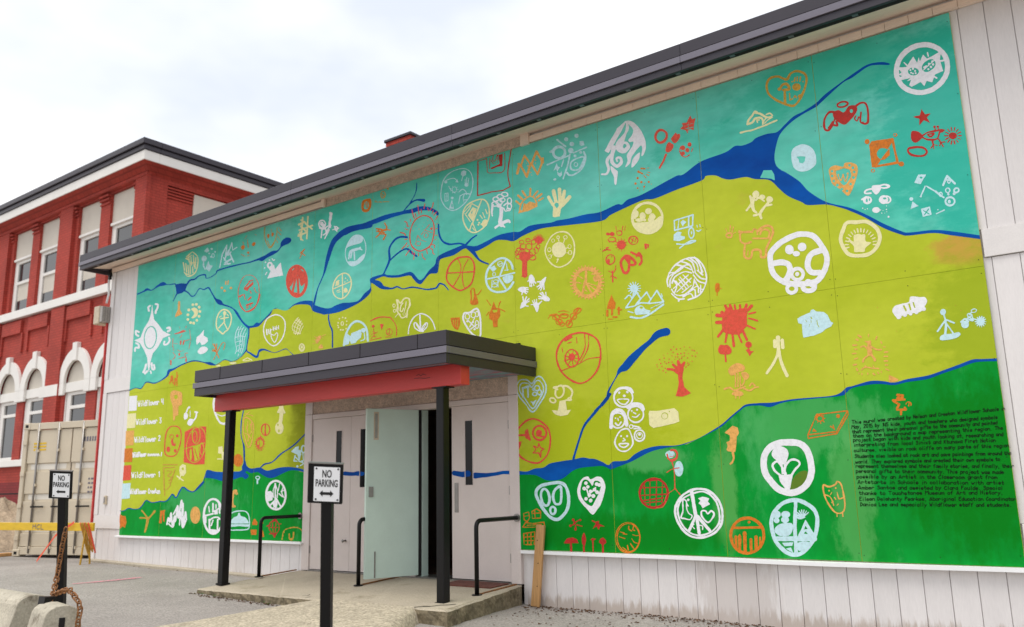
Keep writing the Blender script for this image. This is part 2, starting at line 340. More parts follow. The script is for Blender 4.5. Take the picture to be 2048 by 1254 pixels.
def parse(tile, ops):
    ox, oy, s = TILES[tile]; prims = []
    for op in ops.split(';'):
        tk = op.split()
        if not tk: continue
        k = tk[0][0]; wd = float(tk[0][1:]) if len(tk[0]) > 1 else 6.0
        nums = [tuple(float(a) for a in t.split(',')) for t in tk[1:]]
        er = k.islower(); K = k.upper(); cv = lambda q: (ox+q[0]/s, oy+q[1]/s)
        hw = wd/s/2
        if K in 'LSCVZ':                     # strokes: straight, smooth, smooth closed, varying width, straight closed
            if K == 'V': P = smooth_pts([(*cv(q), q[2]/s/2) for q in nums], False)
            else:
                P = [cv(q) for q in nums]
                if K == 'S': P = smooth_pts(P, False)
                if K == 'C': P = smooth_pts(P, True)
                if K in 'CZ': P = list(P)+[P[0]]
                P = [(q[0], q[1], hw) for q in P]
            prims.append(('cap', P, er))
        elif K in 'PB':                      # filled: straight, smooth
            P = [cv(q) for q in nums]
            if K == 'B': P = smooth_pts(P, True)
            prims.append(('pol', [(q[0], q[1]) for q in P], er))
        elif K in 'EO':                      # ellipses: filled, ring
            for a, b in zip(nums[::2], nums[1::2]):
                th = math.radians(b[2]) if len(b) > 2 else 0.0
                P = []
                for j in range(28):
                    u = 2*math.pi*j/28; x = b[0]*math.cos(u); y = b[1]*math.sin(u)
                    P.append(cv((a[0]+x*math.cos(th)-y*math.sin(th), a[1]+x*math.sin(th)+y*math.cos(th))))
                if K == 'E': prims.append(('pol', P, er))
                else: prims.append(('cap', [(q[0], q[1], hw) for q in P+P[:1]], er))
        elif K == 'D':                       # dots
            for a in nums:
                c = cv(a); prims.append(('cap', [(*c, hw), (c[0]+0.01, c[1], hw)], er))
        elif K == 'R':                       # short rays around a centre: cx,cy r0,r1 n,start,end (degrees)
            (cx, cy), (r0, r1), (n, a0, a1) = nums[0], nums[1], nums[2][:3]; asp = nums[2][3] if len(nums[2]) > 3 else 1.0
            for j in range(int(n)):
                u = math.radians(a0+(a1-a0)*j/n)
                prims.append(('cap', [(*cv((cx+asp*r0*math.cos(u), cy+r0*math.sin(u))), hw), (*cv((cx+asp*r1*math.cos(u), cy+r1*math.sin(u))), hw)], er))
    return prims

def field(prims, g, wob):
    allp = np.array([q[:2] for k, P, e in prims for q in P if not e]); mw = max([q[2] for k, P, e in prims if k == 'cap' for q in P] + [1.0])
    x0, y0 = allp.min(0)-mw-3*g-2*wob; x1, y1 = allp.max(0)+mw+3*g+2*wob
    nx = int((x1-x0)/g)+2; ny = int((y1-y0)/g)+2
    phi = np.full((ny, nx), 9.0)
    gx = x0+g*np.arange(nx); gy = y0+g*np.arange(ny)
    def win(ax, bx, ay, by):
        return max(0, int((ax-x0)/g)-1), min(nx, int((bx-x0)/g)+3), max(0, int((ay-y0)/g)-1), min(ny, int((by-y0)/g)+3)
    for k, P, er in prims:
        if k == 'cap':
            for a, b in zip(P[:-1], P[1:]):
                m = max(a[2], b[2])+2.5*g+wob
                i0, i1, j0, j1 = win(min(a[0], b[0])-m, max(a[0], b[0])+m, min(a[1], b[1])-m, max(a[1], b[1])+m)
                if i1 <= i0 or j1 <= j0: continue
                X = gx[None, i0:i1]-a[0]; Y = gy[j0:j1, None]-a[1]
                dx, dy = b[0]-a[0], b[1]-a[1]; l2 = dx*dx+dy*dy+1e-12
                t = np.clip((X*dx+Y*dy)/l2, 0, 1)
                d = np.hypot(X-t*dx, Y-t*dy)-(a[2]+(b[2]-a[2])*t)
                if er: phi[j0:j1, i0:i1] = np.maximum(phi[j0:j1, i0:i1], -d)
                else: phi[j0:j1, i0:i1] = np.minimum(phi[j0:j1, i0:i1], d)
        else:
            A = np.array(P); B = np.roll(A, -1, 0); m = 2.5*g+wob
            i0, i1, j0, j1 = win(A[:, 0].min()-m, A[:, 0].max()+m, A[:, 1].min()-m, A[:, 1].max()+m)
            X = gx[None, i0:i1]; Y = gy[j0:j1, None]
            dm = np.full((j1-j0, i1-i0), 1e9); ins = np.zeros((j1-j0, i1-i0), bool)
            for (ax, ay), (bx, by) in zip(A, B):
                dx, dy = bx-ax, by-ay; l2 = dx*dx+dy*dy+1e-12
                t = np.clip(((X-ax)*dx+(Y-ay)*dy)/l2, 0, 1)
                dm = np.minimum(dm, np.hypot(X-ax-t*dx, Y-ay-t*dy))
                if ay != by:
                    ins ^= ((ay > Y) != (by > Y)) & (X < (bx-ax)*(Y-ay)/(by-ay)+ax)
            d = np.where(ins, -dm, dm)
            if er: phi[j0:j1, i0:i1] = np.maximum(phi[j0:j1, i0:i1], -d)
            else: phi[j0:j1, i0:i1] = np.minimum(phi[j0:j1, i0:i1], d)
    if wob > 0:
        X = gx[None]; Y = gy[:, None]; nzf = 0
        for q in range(6):
            f = 0.18*1.45**q; th = rnd.random()*6.28; ph = rnd.random()*6.28
            nzf = nzf+np.sin(f*(X*math.cos(th)+Y*math.sin(th))+ph)/(1+0.35*q)
        phi = phi+wob*0.45*nzf
    return phi, gx, gy

def contour(phi, gx, gy):
    ny, nx = phi.shape; ins = phi < 0
    vid = {}; V = []; F = []
    def node(j, i):
        k = (j, i)
        r = vid.get(k)
        if r is None: r = vid[k] = len(V); V.append((gx[i], gy[j]))
        return r
    def edge(j, i, j2, i2):
        k = (j, i, j2, i2)
        r = vid.get(k)
        if r is None:
            a, b = phi[j, i], phi[j2, i2]; t = min(max(a/(a-b), 0.02), 0.98)
            r = vid[k] = len(V); V.append((gx[i]+(gx[i2]-gx[i])*t, gy[j]+(gy[j2]-gy[j])*t))
        return r
    code = ins[:-1, :-1]*1+ins[:-1, 1:]*2+ins[1:, 1:]*4+ins[1:, :-1]*8
    full = code == 15
    for j in range(ny-1):
        row = full[j]
        if row.any():
            dd = np.diff(np.concatenate(([0], row.astype(np.int8), [0])))
            for a, b in zip(np.where(dd == 1)[0], np.where(dd == -1)[0]):
                F.append((node(j, a), node(j, b), node(j+1, b), node(j+1, a)))
    js, is_ = np.where((code > 0) & (code < 15))
    for j, i, c in zip(js.tolist(), is_.tolist(), code[js, is_].tolist()):
        cn = ((j, i), (j, i+1), (j+1, i+1), (j+1, i))
        on = [(c >> q) & 1 for q in range(4)]
        if c in (5, 10):
            for q in range(4):
                if on[q]:
                    n1, p1 = cn[(q+1) % 4], cn[q-1]
                    F.append((node(*cn[q]), edge(*min(cn[q], n1), *max(cn[q], n1)), edge(*min(cn[q], p1), *max(cn[q], p1))))
            continue
        poly = []
        for q in range(4):
            a, b = cn[q], cn[(q+1) % 4]
            if on[q]: poly.append(node(*a))
            if on[q] != on[(q+1) % 4]: poly.append(edge(*min(a, b), *max(a, b)))
        F.append(tuple(poly))
    return V, F

SHEET = 0
def paint(name, prims, m, parent, g=0.8, wob=0.35, lift=0.0016, plane=0.0, label=None):
    """one painted mark as a thin skin of paint on the plane Y = plane"""
    global SHEET
    phi, gx, gy = field(prims, g, wob)
    V, F = contour(phi, gx, gy)
    if not F: return None
    SHEET += 1
    W3 = px_to_wall(V, plane); W3[:, 1] = plane-lift-0.00002*(SHEET % 12)
    me = bpy.data.meshes.new(name); me.from_pydata(W3.tolist(), [], [tuple(reversed(f)) for f in F]); me.materials.append(m); me.update()
    o = bpy.data.objects.new(name, me); COL.objects.link(o); adopt(o, parent)
    if label: o['label'] = label
    return o

# ------------------------------------------------------------------ hand-lettering: single-stroke alphabet, x then height (2 = baseline)
FONT = dict(a='351504031233 3532', b='0702 0415253433221203', c='3425150403122233', d='3732 3425150403122233', e='04343425150403122233',
 f='37271612 0525', g='3425150403122233 3531201001', h='0702 0415253432', i='1512 1717', j='25211001 2727', k='0702 3503 1432', l='1712',
 m='0502 04152422 24354442', n='0502 0415253432', o='150403122233342515', p='0500 0415253433221203', q='3530 3425150403122233', r='0502 04152534',
 s='342515042333221203', t='17132233 0535', u='0503122233 3532', v='051235', w='0512243245', x='0532 0235', y='0513 3500', z='05350232',
 A='022742 1333', B='0702 0727362505 052534332202', C='3627160503122233', D='0702 071735341202', E='37070232 0525', F='370702 0525', H='0702 3732 0535',
 K='0702 3704 1532', L='070232', M='0207254742', N='02073237', P='0702 0727362505', S='36271706152534331203', T='0747 2722', W='0712253247')
FONT.update({'1': '162722', '2': '061727360232', '3': '0737152534221203', '4': '070434 3732', '5': '370705253433221203', '0': '170603122233362717', '.': '1212', ',': '1211'})
def lettering(text, p0, p1, xh, wd, up=(0.0, -1.0)):
    """capsule strokes for text fitted between two pixel points; xh = height of three font units in pixels"""
    widths = [(4.3 if c in 'mwMWTA' else 2.2 if c in 'il.,1' else 2.6 if c == ' ' else 3.2)+1.1 for c in text]
    tot = sum(widths)-1.1; d = np.array(p1, float)-np.array(p0, float); ux = d/tot; uy = np.array(up)*xh/3.0
    x = 0; prims = []
    for c, wc in zip(text, widths):
        jit = (rnd.random()-0.5)*0.5; tl = (rnd.random()-0.5)*0.12
        for st in FONT.get(c, '').split():
            P = []
            for k in range(0, len(st), 2):
                cx, cy = int(st[k])+rnd.uniform(-.12, .12), int(st[k+1])-2+jit+rnd.uniform(-.12, .12)
                q = np.array(p0)+ux*(x+cx+tl*cy)+uy*cy
                P.append((q[0], q[1], wd/2))
            if len(P) == 1 or P[0][:2] == P[-1][:2]: P = [P[0], (P[0][0]+0.02, P[0][1], P[0][2])]
            prims.append(('cap', P, False))
        x += wc
    return prims
# ------------------------------------------------------------------ the mural
WALL_L, WALL_R = -14.3, 5.2
PANEL = 1.2192
MUR_H1, MUR_H2 = 2.4245, 4.765
NCOL = 11
mural = thing('mural', (-6.7, 0.0, 0.0), 'long hand-painted mural of rivers and symbols on plywood panels under the eaves', 'mural')
TEAL_EDGE = """257,783 271,776 282,777 292,765 308,766 321,761 335,751 338,741 348,738 366,728 387,722 406,724 420,730 429,730 440,724 450,720 464,722
478,716 491,701 496,682 498,656 507,655 518,652 529,640 541,629 549,617 572,621 591,610 618,610 626,622 644,628 650,629 681,623 719,605 741,585 742,568 749,560 766,553 777,555
796,555 819,551 826,557 834,566 842,568 849,560 860,548 875,545 879,523 884,517 908,510 930,497 949,503 972,493 992,481 1010,480 1028,482 1047,471 1083,457 1138,450
1202,442 1221,430 1252,415 1287,400 1310,397 1352,380 1403,361 1412,352 1431,351 1446,357 1462,359 1491,354 1510,358 1533,359 1545,364 1558,377 1576,392
1603,404 1616,410 1653,409 1680,415 1698,421 1732,436 1767,456 1802,469 1818,471 1867,466 1906,471 1975,480"""
RIVER_TOP = """497,652 506,651 513,645 519,646 526,640 536,630 551,616 574,618 589,608 605,602 624,602 628,609 648,616 661,616 671,611 685,606 701,605 717,601 729,587
740,577 741,567 742,556 768,548 774,550 796,550 817,544 826,546 832,553 839,560 847,556 858,541 870,529 877,512 913,495 927,490 935,491 952,492 972,483 998,470
1025,464 1040,463 1061,451 1102,445 1114,441 1138,437 1170,429 1200,424 1233,409 1244,409 1256,399 1284,389 1339,359 1355,351 1368,348 1402,323 1450,305 1470,292
1485,291 1503,284 1512,276 1533,268 1554,264 1569,250 1587,233 1608,222 1632,206 1650,189 1675,170 1717,140 1738,128 1763,124 1779,127 1777,130 1754,130 1735,134
1705,155 1684,167 1640,207 1632,214 1605,229 1582,245 1562,266 1554,285 1549,312 1552,330 1562,340 1572,345 1599,363 1618,383 1653,404 1698,415 1732,429 1767,447 1802,462 1818,465 1867,460 1906,463 1975,473"""
GREEN_EDGE = """232,1021 250,1021 257,1017 272,1018 280,1016 291,1001 295,1000 303,1005 320,1003 331,1001 337,996 345,988 349,990 353,995 358,987 365,975 370,974 378,981 390,982 396,975 404,968
409,957 417,956 430,958 445,962 463,960 483,954 490,958 496,955 497,950 491,945 494,942 502,946 515,944 522,948 535,955 548,955 565,947 580,941 595,941 612,945 700,948 860,950 1000,945 1038,948
1054,949 1070,950 1080,954 1092,960 1105,961 1120,959 1130,954 1145,942 1160,936 1185,933 1205,932 1220,938 1224,938 1240,932 1265,922 1300,904 1330,896 1368,889 1375,888 1395,878
1440,855 1460,838 1478,823 1493,813 1520,811 1540,814 1560,807 1582,802 1610,799 1680,792 1693,785 1705,776 1740,766 1765,766 1788,768 1815,763 1855,757 1885,745 1918,734 1945,724 1965,722 2010,722 2060,720"""
pl = lambda t: [tuple(float(a) for a in q.split(',')) for q in t.split()]
teal_px = pl(TEAL_EDGE); green_px = pl(GREEN_EDGE)
teal_poly = [(200, 783)]+smooth_pts(teal_px, False)+[(2080, 480), (2080, -120), (200, 500)]
green_poly = [(200, 1021)]+smooth_pts(green_px, False)+[(2100, 720), (2150, 1190), (200, 1100)]
river_poly = smooth_pts(pl(RIVER_TOP), False)+list(reversed(smooth_pts(teal_px[20:], False)))
LAKE_LOW = """409,957 404,962 410,941 418,940 430,943 450,944 470,943 483,942 487,936 489,925 488,910 490,910 492,925 495,933 505,937 522,934 532,940 545,939 560,935 580,933 600,936 612,942"""
low_poly = smooth_pts(pl("398,977 404,966 409,953 413,941 419,940 430,943 450,944 470,943 481,942 486,936 489,922 491,922 494,932 503,937 520,935 533,941 545,939 560,935 580,934 600,937 614,942"), False) + \
    list(reversed(smooth_pts(pl("398,977 404,968 409,957 417,956 430,958 445,962 463,960 483,954 490,958 496,955 497,950 491,945 494,942 502,946 515,944 522,948 535,955 548,955 565,947 580,941 595,941 614,946"), False)))
low_poly2 = smooth_pts(pl("1034,941 1053,943 1070,937 1087,935 1100,927 1125,922 1146,919 1165,915 1178,917 1190,918 1205,924 1217,930 1226,923 1245,922 1257,919 1270,908 1290,898 1315,892 1350,891 1372,886 1400,875 1440,851 1460,834 1478,819 1492,809 1520,806 1545,805 1580,799 1610,796 1660,792 1680,786 1693,775 1705,772 1740,762 1765,762 1788,765 1815,758 1855,751 1885,741 1918,729 1945,719 1965,718 2010,716 2060,714"), False) + \
    list(reversed(smooth_pts(pl("1034,950 1053,949 1070,950 1080,954 1092,960 1105,961 1120,959 1130,954 1145,942 1160,936 1185,933 1205,932 1220,938 1224,938 1240,932 1265,922 1300,904 1330,896 1368,889 1395,878 1440,855 1460,838 1478,823 1493,813 1520,811 1540,814 1560,807 1582,802 1610,799 1680,792 1693,785 1705,776 1740,769 1765,768 1788,770 1815,764 1855,758 1885,747 1918,736 1945,726 1965,723 2010,722 2060,721"), False)))

def region_mesh(poly):
    P = px_to_wall([(q[0], q[1]) for q in poly])
    v2 = [Vector((p[0], p[2], 0)) for p in P]
    return v2, tessellate_polygon([v2])
REG = [(region_mesh(teal_poly), 1, 0.0005), (region_mesh(green_poly), 2, 0.0005), (region_mesh(river_poly), 3, 0.0010),
       (region_mesh(low_poly), 3, 0.0010), (region_mesh(low_poly2), 3, 0.0010)]
def make_panel(x0, x1, z0, z1):
    g = 0.0012
    x0 += g; x1 -= g; z0 += g; z1 -= g
    yj = rnd.uniform(-0.0004, 0.0)
    mb = MB(); mb.box(x0, x1, 0.0, 0.014, z0, z1)
    for (v2, tris), mi, lift in REG:
        bm = bmesh.new()
        vs = [bm.verts.new((v.x, -lift, v.y)) for v in v2]
        for t in tris:
            try: bm.faces.new([vs[i] for i in t])
            except ValueError: pass
        for co, no in (((x0+.001, 0, 0), (-1, 0, 0)), ((x1-.001, 0, 0), (1, 0, 0)), ((0, 0, z0+.001), (0, 0, -1)), ((0, 0, z1-.001), (0, 0, 1))):
            bmesh.ops.bisect_plane(bm, geom=bm.verts[:]+bm.edges[:]+bm.faces[:], plane_co=co, plane_no=no, clear_outer=True)
        if bm.faces:
            bm.verts.index_update(); mb.m = mi
            mb.add([v.co for v in bm.verts], [[v.index for v in f.verts] for f in bm.faces])
        bm.free()
    me = bpy.data.meshes.new('mural_panel'); me.from_pydata(mb.v, [], mb.f)
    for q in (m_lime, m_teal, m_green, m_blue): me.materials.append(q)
    me.polygons.foreach_set('material_index', mb.mi); me.update()
    o = bpy.data.objects.new('mural_panel', me); COL.objects.link(o); adopt(o, mural)
    return o
XL = -NCOL*PANEL+0.03
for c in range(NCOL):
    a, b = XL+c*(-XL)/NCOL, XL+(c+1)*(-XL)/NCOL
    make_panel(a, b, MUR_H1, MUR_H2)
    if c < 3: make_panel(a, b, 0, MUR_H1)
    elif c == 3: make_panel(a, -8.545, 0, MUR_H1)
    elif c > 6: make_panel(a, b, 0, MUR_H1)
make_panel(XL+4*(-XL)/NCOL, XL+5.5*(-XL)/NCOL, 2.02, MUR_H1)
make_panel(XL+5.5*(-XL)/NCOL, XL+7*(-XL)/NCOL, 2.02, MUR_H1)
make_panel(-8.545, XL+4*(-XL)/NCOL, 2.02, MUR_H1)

STREAMS = [('C8', 'V3 0,832,10 65,825,10 75,850,26; P 68,828 130,815 215,818 182,905 140,932 78,950; V3 78,950,18 60,985,9 40,1028,9; V3 205,825,22 240,780,20 300,765,16 350,725,16 420,714,18 432,755,9 480,745,9 550,700,9 570,665,16 690,625,16 840,588,16 950,565,14 1060,528,26 1095,525,52 1150,495,40 1230,450,44 1285,430,18 1320,385,14 1350,340,56 1395,308,78 1420,300,60; V3 180,905,18 215,925,14 260,970,13 300,955,12 350,880,11 405,890,11 460,868,18 500,930,13 545,1005,22 590,1040,56 640,1072,18 720,1100,12 790,1150,14 850,1254,18'),
 ('D1', 'V3 110,352,9 170,325,14 200,308,22 240,315,9 300,275,18 345,258,34 375,265,9 450,258,8'),
 ('C7', 'V3 340,345,14 450,390,14 520,480,20 600,590,28 680,665,30; V3 682,665,18 680,760,14 650,970,14 700,1020,24 790,1070,36 815,1010,22 840,980,34 900,970,20 1040,1010,10 1190,960,10 1240,990,10 1300,1045,10; V3 650,975,14 560,1080,9 450,1135,8 340,1110,9 230,1180,9 145,1165,40 60,1150,14 0,1135,10'),
 ('D1', 'V3 790,985,8 700,960,8 615,948,10 520,978,8 440,1020,14 395,1040,26 378,1080,16 320,1125,7 260,1148,9 190,1140,9 145,1195,7 95,1190,7 40,1212,7'),
 ('C4', 'V3 0,690,60 180,610,36 300,575,54 500,500,56 690,450,40 800,430,52 900,400,52 1010,405,40 1095,445,34 1105,470,26; V3 690,440,8 760,360,11 830,245,9 855,160,11 857,95,8; V3 725,395,7 800,325,16 860,298,20 940,303,38; V3 740,742,26 660,740,24 590,780,22 530,880,20 530,1020,26 465,1175,14; V3 525,1035,12 600,960,20 690,895,20 750,885,22 800,930,26 855,968,24; V3 1116,590,16 1125,700,20 1170,790,16 1254,825,14; V3 465,1180,14 440,1200,24 320,1245,24'),
 ('C2', 'V3 168,1000,14 175,1120,18 220,1210,16 300,1245,20 430,1235,22 500,1254,24; V3 510,1254,24 580,1180,18 650,1130,16'),
 ('C3', 'V3 450,80,30 540,150,46 620,250,26 730,300,22'),
 ('C6', 'V3 1425,285,62 1180,340,70 1050,430,62 990,520,50 940,680,40 900,840,18 830,1010,12 785,1190,24'),
 ('C5', 'V3 905,175,60 1000,220,90 1060,270,60 1200,290,26 1290,262,24 1380,295,20 1540,270,22 1760,305,22 1900,280,24 1950,215,22 2038,235,18'),
 ('C5', 'V3 215,705,18 215,770,22 240,880,24 272,960,22 275,1210,22'),
 ('C3', 'V3 0,615,18 75,600,18 120,545,18 180,565,16 230,625,16'),
 ('B4', 'V3 0,815,18 100,710,20 125,630,16 190,510,10 225,450,40 270,420,70 330,350,72 430,250,50 500,190,44 560,130,64 640,105,72; S30 60,760 110,700'),
 ('B5', 'V3 865,640,22 835,685,22 700,840,22 640,920,20 600,1030,18 555,1180,20 550,1210,22'),
 ('D6', 'V3 370,160,16 335,350,16 330,540,16 355,650,16 375,720,24 380,850,24 382,980,30 382,1060,80; V3 632,1065,20 700,1005,20 820,970,20 950,850,20 1070,770,20 1180,690,20 1300,570,20 1370,510,20'),
 ('D5', 'V3 85,684,12 150,680,14 230,640,16 310,655,14 400,645,14 460,590,16 520,510,14 620,545,14 760,525,16 830,530,16 890,495,16 960,405,18 1020,465,18 1090,340,18 1140,285,20 1230,345,20 1320,360,18 1420,265,34 1480,200,30'),
]
for tl, op in STREAMS:
    paint('painted_river_branch', parse(tl, op), m_blue, mural, lift=0.0013, wob=0.25)
paint('painted_river_island', parse('A5', 'P 612,2 690,2 715,40 722,103 690,85 583,75'), m_teal, mural, lift=0.0018)
scr = MB().tube([(0, 0, 0), (0, -0.0015, 0)], 0.0042, 8)
sc0 = None
for c in range(NCOL):
    a, b = XL+c*(-XL)/NCOL, XL+(c+1)*(-XL)/NCOL
    if c < 6: continue
    rows = [(MUR_H1, MUR_H2)]+([(0, MUR_H1)] if c > 6 else [])
    for z0, z1 in rows:
        for fx in (0.02, 0.5, 0.98):
            for fz in (0.03, 0.35, 0.67, 0.97):
                if fx == 0.5 and fz in (0.35, 0.67): continue
                if sc0 is None: o = scr.build('screw_head', m_dark); sc0 = o.data
                else: o = bpy.data.objects.new('screw_head', sc0); COL.objects.link(o)
                o.location = (a+(b-a)*fx+rnd.uniform(-.012, .012), -0.0002, z0+(z1-z0)*fz+rnd.uniform(-.02, .02)); adopt(o, mural)
